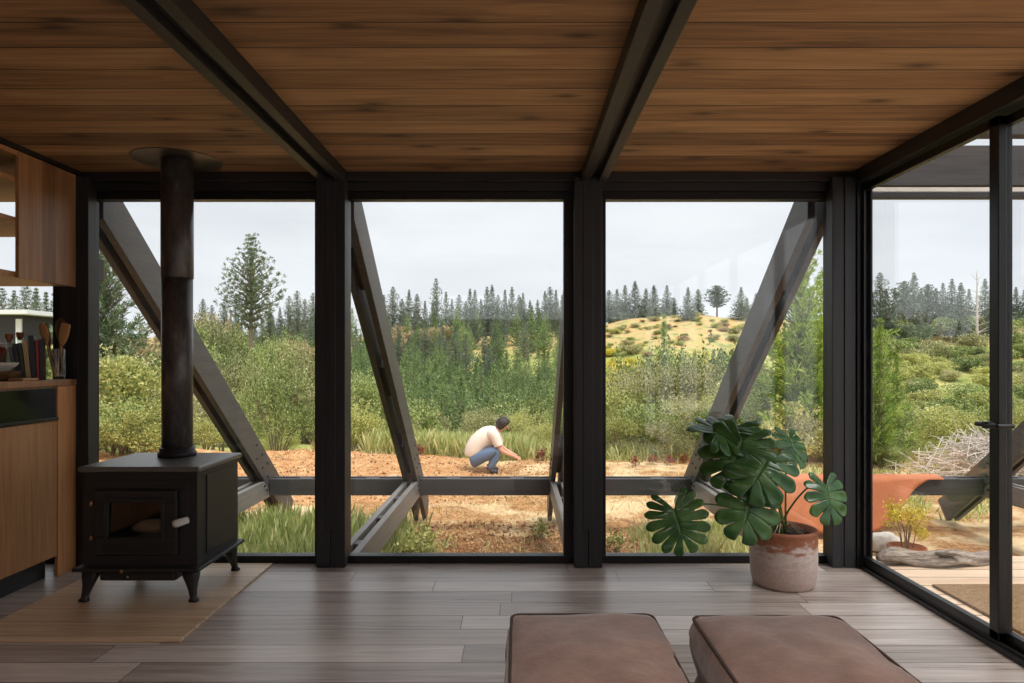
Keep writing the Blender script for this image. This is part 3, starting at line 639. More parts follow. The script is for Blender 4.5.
# ceiling beams
for xc, lb, w in ((-1.09, 'left black double beam running along the ceiling', .155), (.455, 'right black double beam running along the ceiling', .15)):
    t = thing('ceiling_beam', (xc, 0, H-.07), lb, 'beam')
    MB().box(xc-w/2, xc-w/2+.05, YB, 4.07, H-.07, H).obj('plank', M['blackY'], t, .003)
    MB().box(xc+w/2-.05, xc+w/2, YB, 4.07, H-.07, H).obj('plank', M['blackY'], t, .003)
    MB().box(xc-w/2+.05, xc+w/2-.05, YB, 4.07, H-.03, H).obj('infill', M['blackY'], t)
# left edge trim along the kitchen
struct(MB().box(-2.72, -2.60, YB, 4.07, 2.325, H).obj('trim_2', M['blackY']))
# sliding door wall
t = struct(MB().box(2.0, 2.15, YB, 4.19, 2.27, H).obj('wall_right', M['blackY'], bev=.004))
struct(MB().box(2.012, 2.02, YB, 4.1, 2.30, 2.312).obj('trim_4', M['steel']))
tr_ = MB(); tr_.box(2.02, 2.12, YB, 4.19, 0, .022); tr_.box(2.035, 2.045, YB, 4.19, .022, .035); tr_.box(2.07, 2.08, YB, 4.19, .022, .035)
struct(tr_.obj('trim_3', M['steel']))
jb = MB(); jb.box(2.003, 2.076, 4.02, 4.19, .0, 2.27); struct(jb.obj('wall_right_jamb', M['steel'], bev=.003))
MBj = MB(); MBj.box(2.03, 2.04, 3.995, 4.02, .02, 2.27); MBj.box(2.065, 2.075, 3.985, 4.02, .02, 2.27); struct(MBj.obj('trim_5', M['steel']))
def slider(n, x, y0, y1, hand):
    fr = MB(); w = .058
    fr.box(x-.018, x+.018, y0, y0+w, .035, 2.262); fr.box(x-.018, x+.018, y1-w*.5, y1, .035, 2.262)
    fr.box(x-.018, x+.018, y0, y1, .035, .075); fr.box(x-.018, x+.018, y0, y1, 2.22, 2.262)
    d = struct(fr.obj('door_%d' % n, M['steel'], bev=.003))
    MB().box(x-.006, x+.006, y0+w, y1-w*.5, .075, 2.22).obj('pane', M['glass'], d)
    if hand:
        hb = MB(); hb.box(x-.06, x-.018, y0+.012, y0+.045, .935, .965)
        hb.tube([(x-.05, y0-.035, .95), (x-.05, y0+.09, .95)], .011, 10)
        hb.tube([(x-.05, y0-.035, .95), (x+.02, y0-.035, .95)], .010, 10)
        h_ = hb.obj('door_handle', M['steel'], d, .002)
    return d
slider(1, 2.052, 2.885, 4.06, True)
slider(2, 2.088, 1.72, 2.93, False)
slider(3, 2.052, .60, 1.78, False)
slider(4, 2.088, -.6, .66, False)
slider(5, 2.052, -1.8, -.56, False)
slider(6, 2.088, -2.98, -1.76, False)
o = MB().box(1.997, 2.004, 4.05, 4.062, .93, .985).obj('door_latch', M['chrome'], bev=.002); tag(o, 'small chrome latch on the black jamb at the room corner', 'latch')

# ------------------------------------------------------------------ timber truss outside
def bolts(pts, nx, parent):
    for p in pts:
        MB().tube([p, (p[0]+nx*.012, p[1], p[2])], .011, 8).obj('bolt', M['steel'], parent)
OX = [(-2.70, -2.56), (-1.15, -1.01), (.345, .485), (1.80, 1.94), (4.82, 4.96)]
ONAMES = ['behind the wood stove', 'left of the middle window', 'right of the middle window', 'behind the potted monstera', 'beyond the deck at the right edge']
YE = 7.1
for (a, b), w in zip(OX, ONAMES):
    t = thing('outrigger_beam', ((a+b)/2, 5.6, -.19), 'double black timber floor beam reaching out ' + w, 'beam')
    y0 = 4.22 if a < 4 else 4.22
    MB().box(a, a+.048, y0, YE, -.19, -.005).obj('plank', M['outrig'], t, .004)
    MB().box(b-.048, b, y0, YE, -.19, -.005).obj('plank', M['outrig'], t, .004)
    for k in range(4):
        y = 4.6+k*.75; MB().box(a+.049, b-.049, y, y+.1, -.17, -.012).obj('spacer_block', M['weatherX'], t, .002)
    sx = -1 if a > 0 else 1
    bolts([((a if sx < 0 else b), YE-.06-.06*q, -.05-.05*(q % 2)) for q in range(3)], sx, t)
    # brace in the Y-Z plane
    t = thing('diagonal_brace', ((a+b)/2, 7.3, -.45), 'leaning double black timber brace ' + w, 'brace')
    d = Vector((0, -2.83, 2.2)).normalized(); p0 = Vector((0, 7.13, 0)); pb = p0-d*.78; pt = p0+d*3.44
    nn_ = Vector((0, d.z, -d.y)); tp = 4.222
    def at_y(o_): return o_+d*((tp-o_.y)/d.y)
    lo, hi = p0-nn_*.1275, p0+nn_*.1275; c1, c2 = at_y(lo), at_y(hi)
    b1, b2 = lo-d*.78, hi-d*.78
    for xa_, xb_ in ((a-.003, a+.045), (b-.045, b+.003)):
        poly = [b1, c1, c2, b2]
        mbp = MB(); mbp.add([(xa_, q.y, q.z) for q in poly]+[(xb_, q.y, q.z) for q in poly], [(0, 1, 2, 3), (7, 6, 5, 4), (0, 4, 5, 1), (1, 5, 6, 2), (2, 6, 7, 3), (3, 7, 4, 0)])
        mbp.obj('plank', M['weatherY'], t, .004)
    for k, (s0, s1) in enumerate(((.25, .75), (1.6, 2.0), (2.9, 3.3))):
        q = Vector(((a+b)/2, 0, 0)); MB().bar(p0+d*s0+q, p0+d*s1+q, b-a-.098, .16).obj('spacer_block', M['blackY'], t, .002)
    n_ = Vector((0, d.z, -d.y)); pts = []
    for q in range(6):
        c = p0+d*(.12+.09*q)+n_*(.05 if q % 2 else -.05); pts.append(((a if sx < 0 else b), c.y, c.z))
    bolts(pts, sx, t)
xs_ = [-6.2]+[None]
segs = [(-6.2, -2.71, 'left of the stove'), (-2.55, -1.16, 'seen behind the stove window'), (-1.0, .335, 'in front of the crouching person'), (.495, 1.79, 'seen through the third window'), (1.95, 4.81, 'carrying the rust cloth'), (4.97, 7.0, 'at the far right')]
for a, b, w in segs:
    t = thing('rim_beam', ((a+b)/2, 7.1, -.17), 'horizontal black timber rim beam ' + w, 'beam')
    MB().box(a, b, 7.04, 7.088, -.17, .0).obj('plank', M['weatherX'], t, .004)
    MB().box(a, b, 7.17, 7.218, -.17, .0).obj('plank', M['weatherX'], t, .004)
    k = max(2, int((b-a)/.55))
    for i in range(k):
        x = a+(b-a)*(i+.5)/k; MB().box(x-.07, x+.07, 7.089, 7.169, -.15, -.004).obj('spacer_block', M['weatherX'], t, .002)
# small post left edge of first window & outside horizontals above deck
hb = MB().box(2.16, 6.0, 4.22, 4.32, 2.305, 2.555).obj('header_beam', M['weatherX'], bev=.005); tag(hb, 'wide black timber beam outside above the deck', 'beam')
hb = MB().box(2.16, 6.0, 4.225, 4.26, 2.268, 2.296).obj('flashing_strip', M['stone'], bev=.002); tag(hb, 'thin pale strip under the wide black beam outside', 'strip')
hb = MB().box(2.16, 6.0, 4.21, 4.27, 2.228, 2.262).obj('shade_rail', M['blackX'], bev=.002); tag(hb, 'thin dark rail under the pale strip outside', 'rail')
hb = MB().box(2.17, 6.0, 3.86, 3.94, 2.50, 2.585).obj('pergola_purlin', M['weatherX'], bev=.004); tag(hb, 'narrow black timber crossing above the deck, nearer than the wide beam', 'beam')
o = MB().box(-2.66, -2.60, 4.24, 4.30, 1.72, 1.86).obj('junction_box', M['weatherX'], bev=.004); tag(o, 'small grey box fixed outside at the first post', 'box')

# deck, mat, log, planted bowl etc
tag(MB().box(2.125, 6.5, .0, 4.3, -.05, -.008).obj('deck', M['deck'], origin=(3, 2, -.05)), 'pale timber deck outside the sliding door', 'deck', None, 'structure')
o = MB().box(PX(932, 3.72), 5.0, 2.2, 3.72, -.007, .008).obj('door_mat', M['rug'], bev=.003); tag(o, 'brown coir mat lying on the deck', 'mat')
def driftlog():
    n = 60; m = 22; vs = []; fs = []
    for i in range(n):
        u = i/(n-1); x = 2.17+u*.78; r = .048*(1-.28*u)*(.35+.65*min(1, u*10, (1-u)*7))
        yc = 4.11+.02*math.sin(u*9); zc = .035+.012*math.sin(u*14)
        for k in range(m):
            a = 2*math.pi*k/m; q = noise.noise(Vector((x*2.2, math.cos(a)*2.2, math.sin(a)*2.2)))*.5+noise.noise(Vector((x*5, math.cos(a)*5, math.sin(a)*5+9)))*.35
            rr = r*(1+q*.9); vs.append((x, yc+math.cos(a)*rr*1.3, max(-.004, zc+math.sin(a)*rr*.95)))
    for i in range(n-1):
        for k in range(m): fs.append((i*m+k, i*m+(k+1) % m, (i+1)*m+(k+1) % m, (i+1)*m+k))
    fs.append(tuple(reversed(range(m)))); fs.append(tuple((n-1)*m+k for k in range(m)))
    mb = MB(); mb.add(vs, fs); mb.tube([(2.5, 4.08, .06), (2.58, 4.04, .085), (2.62, 4.0, .08)], [.02, .014, .006], 8)
    tag(mb.obj('driftwood_log', M['drift'], smooth=True), 'gnarled grey driftwood log lying along the far edge of the deck', 'log')
driftlog()
Yp = 6.1; Xp = PX(907, Yp); zp = th(Xp, Yp)
t = thing('bowl_planter', (Xp, Yp, zp-.01), 'terracotta bowl with a small yellow-leaved plant behind the driftwood', 'plant')
MB().lathe([(.10, 0), (.13, .02), (.15, .12), (.158, .125), (.158, .145), (.14, .145), (.135, .12), (.0, .12)], (Xp, Yp, zp-.01), 36).obj('bowl', M['potsmall'], t, smooth=True)
q, trr = shrub(.5, .22, 1100, 18, .030, .014, .5, 6, .95)
for k in range(4): trr.tube([(0, 0, .0), (random.uniform(-.05, .05), random.uniform(-.05, .05), .18), (random.uniform(-.15, .15), random.uniform(-.1, .1), .36)], [.006, .0045, .002], 6)
me = quads_mesh('foliage', q, M['gold']); o = bpy.data.objects.new('foliage', me); COL.objects.link(o); o.parent = t; o.location = (0, 0, .1)
tm = MB(); tm.v = [(x+Xp, y+Yp, z+zp+.11) for x, y, z in trr.v]; tm.f = trr.f; tm.obj('stem', M['bark'], t)
def rock(x, y, z, sx, sy, sz, m, label, name='rock'):
    bm = bmesh.new(); bmesh.ops.create_icosphere(bm, subdivisions=3, radius=1)
    for v in bm.verts:
        k = 1+.28*noise.noise(v.co*1.3+Vector((x*3, y, 0)))+.1*noise.noise(v.co*4); v.co = Vector((v.co.x*sx*k, v.co.y*sy*k, max(-.3, v.co.z)*sz*k))
    me = bpy.data.meshes.new(name); bm.to_mesh(me); bm.free(); me.materials.append(m)
    o = bpy.data.objects.new(name, me); COL.objects.link(o); o.location = (x, y, z); tag(o, label, 'stone')
Y_ = 6.4; rock(PX(884, Y_), Y_, th(PX(884, Y_), Y_)+.06, .17, .12, .13, M['stone'], 'large pale stone left of the planted terracotta bowl')
Y_ = 5.9; rock(PX(938, Y_), Y_, th(PX(938, Y_), Y_)+.0, .12, .09, .04, M['stone'], 'flat pale stone right of the planted terracotta bowl')
Y_ = 5.8; rock(PX(872, Y_), Y_, th(PX(872, Y_), Y_)+.03, .08, .07, .06, M['potsmall'], 'small reddish stone beside the corner post outside')
# rust canvas draped over the rim beam
def drape():
    n = 60; vs = []; fs = []; prof = []
    m = 26
    for i in range(n):
        u = i/(n-1); x = PX(776, 7.0)+u*(PX(944, 7.0)-PX(776, 7.0))
        front = .52*(1-sst(.52, .93, u))+.012
        back = .30*(1-sst(.8, 1., u))+.02
        for k in range(m):
            s = k/(m-1)
            wob = .02*math.sin(x*9+s*4)+.012*math.sin(x*23)
            if s < .25: y = 7.25+.01+wob*.3; z = .012-back*(1-s/.25)
            elif s < .42: q = (s-.25)/.17; y = 7.25-q*.235; z = .012+.012*math.sin(q*math.pi)+.004*math.sin(x*15)
            else: q = (s-.42)/.58; y = 7.015-.10*q*(front/.5)-max(0, wob)*q*1.4-.01; z = .012-front*q
            vs.append((x, y, float(z)))
    for i in range(n-1):
        for k in range(m-1): fs.append((i*m+k, i*m+k+1, (i+1)*m+k+1, (i+1)*m+k))
    mb = MB(); mb.add(vs, fs); o = mb.obj('canvas_cloth', M['rust'], smooth=True); s = o.modifiers.new('s', 'SOLIDIFY'); s.thickness = .006; s.offset = 1
    tag(o, 'rust-orange canvas draped over the timber rim beam outside', 'cloth')
drape()

# ------------------------------------------------------------------ kitchen
XK = -2.60
t = thing('kitchen_cabinet', (-2.92, 3.0, 0), 'brown wooden base cabinet with black drawer strip at the left edge', 'cabinet')
MB().box(-3.24, XK-.02, 1.6, 4.03, .12, 1.078).obj('body', M['cab'], t)
MB().box(-3.24, XK-.06, 1.6, 3.85, 0, .12).obj('plinth', M['shadowgap'], t)
MB().box(XK-.02, XK, 3.868, 4.028, .0, 1.078).obj('end_panel', M['cab_edge'], t, .002)
for y0, y1 in ((3.24, 3.86), (2.6, 3.234), (1.96, 2.594)):
    MB().box(XK-.02, XK, y0, y1, .12, .885).obj('door', M['cab'], t, .003)
d = MB().box(XK-.02, XK-.004, 3.24, 3.86, .905, 1.07).obj('drawer', M['dark_glass'], t, .002)
MB().box(XK-.02, XK+.012, 3.24, 3.86, .889, .905).obj('handle_lip', M['steel'], d, .002)
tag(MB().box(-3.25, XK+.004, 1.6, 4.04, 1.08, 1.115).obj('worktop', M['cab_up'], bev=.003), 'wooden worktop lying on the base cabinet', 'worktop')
t = thing('wall_shelf_unit', (-2.85, 3.3, 1.657), 'brown wooden wall cabinet hung under the ceiling at the left', 'cabinet')
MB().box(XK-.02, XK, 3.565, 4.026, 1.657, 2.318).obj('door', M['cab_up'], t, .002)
MB().box(-3.1, XK-.022, 2.0, 4.02, 1.66, 1.69).obj('shelf', M['cab'], t, .002)
MB().box(-3.1, XK-.022, 2.0, 4.02, 1.95, 1.975).obj('shelf', M['cab'], t, .002)
MB().box(-3.1, XK-.022, 2.0, 4.02, 2.157, 2.185).obj('shelf', M['cab'], t, .002)
MB().box(-3.1, XK-.005, 2.0, 4.02, 2.295, 2.32).obj('top_panel', M['cab'], t, .002)
MB().box(-3.1, -3.08, 2.0, 3.6, 2.186, 2.294).obj('back_rail', M['cab'], t)
# items on the worktop
ZW = 1.1155
def utensil(p0, p1, w, L, kind, m, label):
    p0 = Vector(p0); p1 = Vector(p1); d = (p1-p0).normalized()
    mb = MB(); mb.tube([p0, p0+(p1-p0)*.7], [.006, .006], 8); n = 10; vs = []; 
    c = p1-d*L*.5
    side = Vector((1, 0, 0)); side = (side-d*side.dot(d)).normalized(); nn = d.cross(side)
    vs = []; fs = []
    prof = [(0, .15), (.12, .45), (.3, .8), (.55, 1), (.8, .92 if kind == 'spoon' else 1), (.93, .6 if kind == 'spoon' else .98), (1, .2 if kind == 'spoon' else .85)]
    for s, k in prof:
        b = p1-d*L*(1-s)
        for a in range(12):
            th_ = a/12*2*math.pi; vs.append(b+side*math.cos(th_)*w/2*k+nn*math.sin(th_)*.006*(.5+.5*k))
    for i in range(len(prof)-1):
        for a in range(12): fs.append((i*12+a, i*12+(a+1) % 12, (i+1)*12+(a+1) % 12, (i+1)*12+a))
    fs.append(tuple(reversed(range(12)))); fs.append(tuple((len(prof)-1)*12+a for a in range(12)))
    mb.add(vs, fs); mb.tube([p0+(p1-p0)*.68, p1-d*L*.98], [.006, .007], 8)
    tag(mb.obj('cooking_'+('spoon' if kind == 'spoon' else 'spatula'), m, smooth=True), label, 'utensil')
jx, jy = -2.655, 3.93
t = thing('utensil_jar', (jx, jy, ZW), 'clear glass jar holding the wooden cooking utensils on the worktop', 'jar')
MB().lathe([(.02, .0), (.045, .002), (.047, .02), (.047, .17), (.049, .176), (.043, .176), (.042, .02), (.0, .008)], (jx, jy, ZW), 32).obj('body', M['bottle_glass'], t, smooth=True)
utensil((jx+.0, jy-.005, ZW+.012), (jx-.045, jy-.05, ZW+.325), .052, .13, 'spoon', M['spoon'], 'wooden spoon with the roundest bowl leaning left in the utensil jar')
utensil((jx-.01, jy+.005, ZW+.012), (jx+.075, jy-.02, ZW+.32), .058, .14, 'spatula', M['spoon'], 'pale wooden spatula leaning to the right in the utensil jar')
utensil((jx+.01, jy+.01, ZW+.012), (jx+.018, jy+.02, ZW+.355), .062, .14, 'spoon', M['spoond'], 'dark wooden spoon standing tallest in the utensil jar')
utensil((jx-.0, jy+.015, ZW+.012), (jx-.075, jy+.0, ZW+.32), .055, .15, 'spatula', M['spoond'], 'brown wooden spatula furthest left in the utensil jar')
def book(x, y, th_, h, dpt, m, lean, label):
    t = thing('book', (x, y, ZW+.003), label, 'book')
    MB().box(x-th_/2, x-th_/2+.003, y, y+dpt, ZW, ZW+h).obj('cover', m, t)
    MB().box(x+th_/2-.003, x+th_/2, y, y+dpt, ZW, ZW+h).obj('cover', m, t)
    MB().box(x-th_/2, x+th_/2, y-.003, y, ZW, ZW+h).obj('spine', m, t, .001)
    MB().box(x-th_/2+.003, x+th_/2-.003, y+.001, y+dpt-.004, ZW+.004, ZW+h-.004).obj('pages', M['paper'], t)
    t.rotation_euler = (0, lean, math.radians(32))
bq = 0
for w_, h, dp, m, ln, lb in ((.016, .185, .11, 'b_grey', -.16, 'thin grey book leaning furthest left in the row'), (.018, .205, .12, 'b_black', -.14, 'black book second from the left in the row'), (.016, .208, .12, 'b_green', -.12, 'dark green book between the black and the beige one'),
        (.022, .222, .12, 'b_beige', -.09, 'beige-spined book in the middle of the row'), (.024, .250, .13, 'b_navy', -.06, 'tall dark navy book right of the beige one'), (.014, .225, .12, 'b_red', -.04, 'thin red book in the row'), (.024, .232, .12, 'b_brown', -.02, 'dark brown book at the right end against the utensil jar')):
    bq += w_/2; book(-2.795+bq*.85, 3.80+bq*.53, w_, h, dp, M[m], ln, lb); bq += w_/2+.001
def bottle(x, y, h, label):
    t = thing('oil_bottle', (x, y, ZW), label, 'bottle')
    MB().lathe([(.015, 0), (.036, .002), (.038, .02), (.037, h*.5), (.016, h*.72), (.014, h*.86), (.017, h*.87), (.017, h*.9), (.012, h*.9), (.011, h*.7), (.033, h*.48), (.034, .01), (0, .006)], (x, y, ZW), 28).obj('body', M['bottle_glass'], t, smooth=True)
    MB().lathe([(.011, 0), (.013, .012), (.018, .018), (.02, .035), (.018, .045)], (x, y, ZW+h*.86), 18).obj('cork', M['cork'], t, smooth=True)
bottle(-2.885, 3.88, .25, 'clear glass bottle with cork stopper, the left one of two'); bottle(-2.90, 3.985, .265, 'clear glass bottle with cork stopper, the right one nearer the books')
t = thing('jam_jar', (-2.995, 3.96, ZW), 'small jar with dark red contents at the left picture edge', 'jar')
MB().lathe([(.02, 0), (.032, .002), (.033, .01), (.033, .17), (.028, .185)], (-2.995, 3.96, ZW), 24).obj('body', M['redcap'], t, smooth=True)
MB().lathe([(.03, .185), (.031, .187), (.031, .205), (.02, .208)], (-2.995, 3.96, ZW), 24).obj('lid', M['white'], t, smooth=True)
bx_, by_ = -2.80, 3.70
tag(MB().lathe([(.06, 0), (.085, .003), (.095, .05), (.097, .052), (.09, .052), (.08, .01), (0, .008)], (bx_, by_, ZW), 36).obj('basket', M['basket'], smooth=True), 'low brown woven basket on the worktop at the left picture edge', 'basket')
tag(MB().lathe([(.03, .0), (.035, .004), (.07, .03), (.088, .05), (.086, .052), (.066, .034), (.03, .010), (0, .008)], (bx_, by_, ZW+.046), 36).obj('bowl', M['cream'], smooth=True), 'shallow cream bowl sitting on the brown basket', 'bowl')
tag(MB().box(-2.70, -2.62, 3.62, 3.74, ZW, ZW+.014).obj('cutting_board', M['spoon'], bev=.004), 'small wooden board lying on the worktop in front of the books', 'cutting board')

# ------------------------------------------------------------------ hearth and stove
tag(MB().box(-2.42, -1.462, 2.965, 4.085, .001, .013).obj('hearth_board', M['hearth'], bev=.002, origin=(-1.9, 3.5, .001)), 'light wooden hearth board on the floor under the wood stove', 'hearth board')
Z0 = .0135
t = thing('wood_stove', (-1.9, 3.7, Z0), 'black cast iron wood stove on four legs with glass door', 'stove')
xa, xb, ya, yb = -2.19, -1.615, 3.45, 3.95
fb = MB(); fb.box(xa, xb, ya+.22, yb, .187, .662)
fb.box(xa, xb, ya, ya+.2205, .187, .335); fb.box(xa, xb, ya, ya+.2205, .51, .662); fb.box(xa, -2.05, ya, ya+.2205, .335, .51); fb.box(-1.79, xb, ya, ya+.2205, .335, .51)
fb.obj('body', M['iron'], t)
lg = MB(); lg.tube([(-1.99, ya+.10, .352), (-1.93, ya+.09, .368), (-1.85, ya+.08, .372), (-1.80, ya+.09, .355)], [.018, .034, .036, .02], 12).obj('charred_log', M['log'], t, smooth=True)
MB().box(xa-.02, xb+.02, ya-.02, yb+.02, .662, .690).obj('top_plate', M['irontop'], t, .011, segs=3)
MB().box(xa-.03, xb+.03, ya-.05, yb+.03, .168, .187).obj('tray', M['iron'], t, .006)
MB().box(xa+.09, xb-.1, ya-.02, yb-.08, .115, .168).obj('ash_drawer', M['iron'], t, .012)
for sx, x in ((-1, xa+.035), (1, xb-.035)):
    for sy, y in ((-1, ya+.01), (1, yb-.03)):
        mb = MB(); prof = [(.168, 0.0, .043), (.13, .004, .040), (.09, .014, .028), (.05, .027, .020), (.02, .036, .017), (.012, .040, .025), (.0, .040, .025)]
        vs = []; fs = []
        for z, off, hw in prof:
            zz = Z0+z*(.168-Z0)/.168
            cx_ = x+sx*off*.6; cy_ = y+sy*off*.6
            for a in range(10):
                an = a/10*2*math.pi; ex = abs(math.cos(an))**.7*math.copysign(1, math.cos(an)); ey = abs(math.sin(an))**.7*math.copysign(1, math.sin(an))
                vs.append((cx_+ex*hw, cy_+ey*hw*.75, zz))
        for i in range(len(prof)-1):
            for a in range(10): fs.append((i*10+a, (i+1)*10+a, (i+1)*10+(a+1) % 10, i*10+(a+1) % 10))
        fs.append(tuple(range(10))); fs.append(tuple(reversed([(len(prof)-1)*10+a for a in range(10)])))
        mb.add(vs, fs); mb.obj('leg', M['iron'], t, smooth=True)
def frame_ring(x0, x1, z0, z1, x2, x3, z2, z3, y0, y1):
    mb = MB(); mb.box(x0, x1, y0, y1, z0, z2); mb.box(x0, x1, y0, y1, z3, z1); mb.box(x0, x2, y0, y1, z2, z3); mb.box(x3, x1, y0, y1, z2, z3); return mb
frame_ring(-2.15, -1.655, .22, .62, -2.125, -1.70, .242, .58, ya-.006, ya).obj('front_frame', M['iron'], t, .002)
d = frame_ring(-2.118, -1.707, .25, .572, -2.05, -1.79, .335, .51, ya-.026, ya-.001).obj('door', M['iron'], t, .005)
frame_ring(-2.075, -1.765, .312, .535, -2.055, -1.785, .33, .515, ya-.034, ya-.026).obj('door_moulding', M['iron'], d, .003)
for k in range(4): MB().box(-2.08, -1.745, ya-.03, ya-.026, .262+k*.010, .267+k*.010).obj('louver', M['iron'], d, .001)
MB().box(-2.05, -1.79, ya-.014, ya-.010, .335, .51).obj('window_glass', M['sootglass'], d)
MB().tube([(-1.715, ya-.004, .42), (-1.69, ya-.055, .42)], .012, 12).obj('handle_stem', M['chrome'], d, smooth=True)
MB().tube([(-1.700, ya-.064, .413), (-1.684, ya-.064, .418), (-1.632, ya-.064, .434)], [.018, .020, .016], 16).obj('handle_grip', M['ceramic'], d, smooth=True)['label'] = 'white ceramic grip'
for z in (.505, .332):
    MB().tube([(-2.137, ya-.022, z-.012), (-2.137, ya-.022, z+.012)], .007, 10).obj('hinge', M['brass'], t, smooth=True)
MB().tube([(-1.965, ya-.058, .177), (-1.965, ya-.05, .177)], .009, 12).obj('damper_knob', M['brass'], t)
MB().tube([(-1.95, ya-.03, .14), (-1.95, ya-.02, .14)], .006, 12).obj('screw', M['chrome'], t)
MB().box(xb, xb+.005, ya+.10, yb-.05, .22, .63).obj('side_panel', M['iron'], t, .003)
px_, py_ = -1.905, 3.83
t = thing('flue_pipe', (px_, py_, .690), 'tall black steel flue pipe rising from the stove to the ceiling', 'pipe')
MB().lathe([(.081, .0), (.081, .997)], (px_, py_, .69), 48).obj('lower_section', M['pipe'], t, smooth=True)
MB().lathe([(.0835, .995), (.0845, .997), (.0845, 1.655)], (px_, py_, .69), 48).obj('upper_section', M['pipe'], t, smooth=True)
MB().lathe([(.1, .0), (.1, .02), (.096, .026), (.092, .03), (.092, .05), (.086, .052)], (px_, py_, .69), 48).obj('base_collar', M['iron'], t, smooth=True)
for o in list(t.children): 
    for pgn in o.data.polygons:
        if len(pgn.vertices) > 4 or abs(pgn.normal.z) > .9: pgn.use_smooth = False
tag(MB().lathe([(.09, 0), (.232, 0), (.235, .002), (.235, .004), (.09, .004)], (px_, py_, H-.0055), 64).obj('ceiling_collar_disc', M['disc']), 'thin round metal collar plate where the flue meets the ceiling', 'collar plate')

# ------------------------------------------------------------------ monstera
pX, pY = 1.462, 3.75
t = thing('potted_monstera', (pX, pY, 0), 'big-leaved monstera plant in a lime-stained terracotta pot on the floor', 'plant')
pot = MB().lathe([(.12, 0), (.155, .002), (.163, .015), (.172, .06), (.176, .14), (.176, .24), (.173, .285), (.176, .290), (.176, .306), (.168, .31), (.158, .305), (.155, .26), (.0, .26)], (pX, pY, 0), 64).obj('pot', M['pot'], t, smooth=True)
bm = bmesh.new(); bmesh.ops.create_grid(bm, x_segments=24, y_segments=24, size=.155)
bmesh.ops.delete(bm, geom=[v for v in bm.verts if math.hypot(v.co.x, v.co.y) > .153], context='VERTS')
for v in bm.verts: v.co.z = .283+.012*noise.noise(v.co*30)
me = bpy.data.meshes.new('soil'); bm.to_mesh(me); bm.free(); me.materials.append(M['soil']); o = bpy.data.objects.new('soil', me); COL.objects.link(o); o.parent = t
def W(px, py, Y): return Vector((PX(px, Y), Y, PZ(py, Y)))
def monstera_leaf(base, tip, normal, width, droop, lobes=6):
    base = Vector(base); tip = Vector(tip); Lg = (tip-base).length; f = (tip-base).normalized(); nrm = Vector(normal); nrm = (nrm-f*nrm.dot(f)).normalized(); sd = f.cross(nrm).normalized()
    mb = MB(); K = 11; J = 6
    def P3(u, v):   # u lateral, v along, in units of length
        bend = -droop*(v*v)*Lg*.55 - abs(u)**1.5*Lg*droop*.5 + .02*Lg*math.sin(v*20)*min(1, abs(u)*3)
        return base+sd*u*Lg+f*v*Lg*(1-.08*droop)+nrm*bend
    for side in (-1, 1):
        for i in range(lobes):
            s0 = i/lobes; s1 = (i+1)/lobes; vs = []; fs = []
            for k in range(K):
                tt = k/(K-1)
                g = 0 if tt < .45 else (.03+((tt-.45)/.55)*.055)/lobes
                if tt > .8: g += ((tt-.8)/.2)**2.5*.13/lobes
                if i == lobes-1 and tt > .0: g1 = g*.1
                else: g1 = g
                for j in range(J+1):
                    s = (s0+g)+(s1-g1-s0-g)*j/J
                    ang = math.radians(152*(1-s)**.75 if s < 1 else 0)
                    ang = math.radians(12)+ang*.9
                    R = (width/2)*(1.0+.22*math.sin(s*math.pi*.9)-.42*s**3)
                    if s > .8: R *= 1-.2*(s-.8)/.2
                    m_v = .30*s+.0+.45*s*s*.6
                    uu = side*math.sin(ang)*tt*R
                    vv = m_v+math.cos(ang)*tt*R*1.0+tt*tt*.04
                    rag = 1+(.075*(1-(2*j/J-1)**2)-.04)*(max(0, tt-.75)/.25)**2
                    vs.append(P3(uu*rag, m_v+(vv-m_v)*rag))
            for k in range(K-1):
                for j in range(J):
                    q = (k*(J+1)+j, k*(J+1)+j+1, (k+1)*(J+1)+j+1, (k+1)*(J+1)+j); fs.append(q if side > 0 else q[::-1])
            mb.add(vs, fs)
    o = mb.obj('leaf', M['monstera'], t, smooth=True); s = o.modifiers.new('s', 'SOLIDIFY'); s.thickness = .0014
    rib = MB().tube([P3(0, 0), P3(0, .2), P3(0, .4), P3(0, .57)], [.003, .0025, .002, .001], 6).obj('midrib', M['stalk'], o, smooth=True)
    return P3(0, 0)
def petiole(p0, p1, p2, p3, r0=.0065, r1=.0035):
    pts = []
    for i in range(13):
        s = i/12; pts.append(Vector(p0)*(1-s)**3+Vector(p1)*3*s*(1-s)**2+Vector(p2)*3*s*s*(1-s)+Vector(p3)*s**3)
    MB().tube(pts, [r0+(r1-r0)*i/12 for i in range(13)], 8).obj('stalk', M['stalk'], t, smooth=True)
R0 = Vector((pX-.01, pY-.01, .27))
LV = [ # base px,py,Y  tip px,py,Y  normal  width droop
 ((674, 509, 3.62), (690, 562, 3.52), (-.12, -1, .12), 1.02, .15, 7),
 ((752, 497, 3.56), (738, 550, 3.46), (-.1, -1, .25), 1.0, .35, 5),
 ((716, 434, 3.72), (760, 424, 3.86), (.1, -.5, .9), 1.0, .35, 6),
 ((742, 441, 3.66), (722, 498, 3.52), (-.35, -1, .3), 1.0, .3, 6),
 ((768, 458, 3.60), (742, 505, 3.46), (-.1, -1, .45), 1.02, .4, 5),
 ((789, 437, 3.80), (806, 474, 3.66), (.45, -.8, .55), .85, .35, 5),
 ((826, 486, 3.66), (838, 534, 3.56), (.3, -1, .35), .9, .35, 5),
 ((736, 426, 3.80), (712, 458, 3.66), (-.5, -.7, .7), 1.0, .4, 5),
 ((752, 462, 3.72), (778, 470, 3.62), (.1, -.9, .6), .95, .35, 5),
]
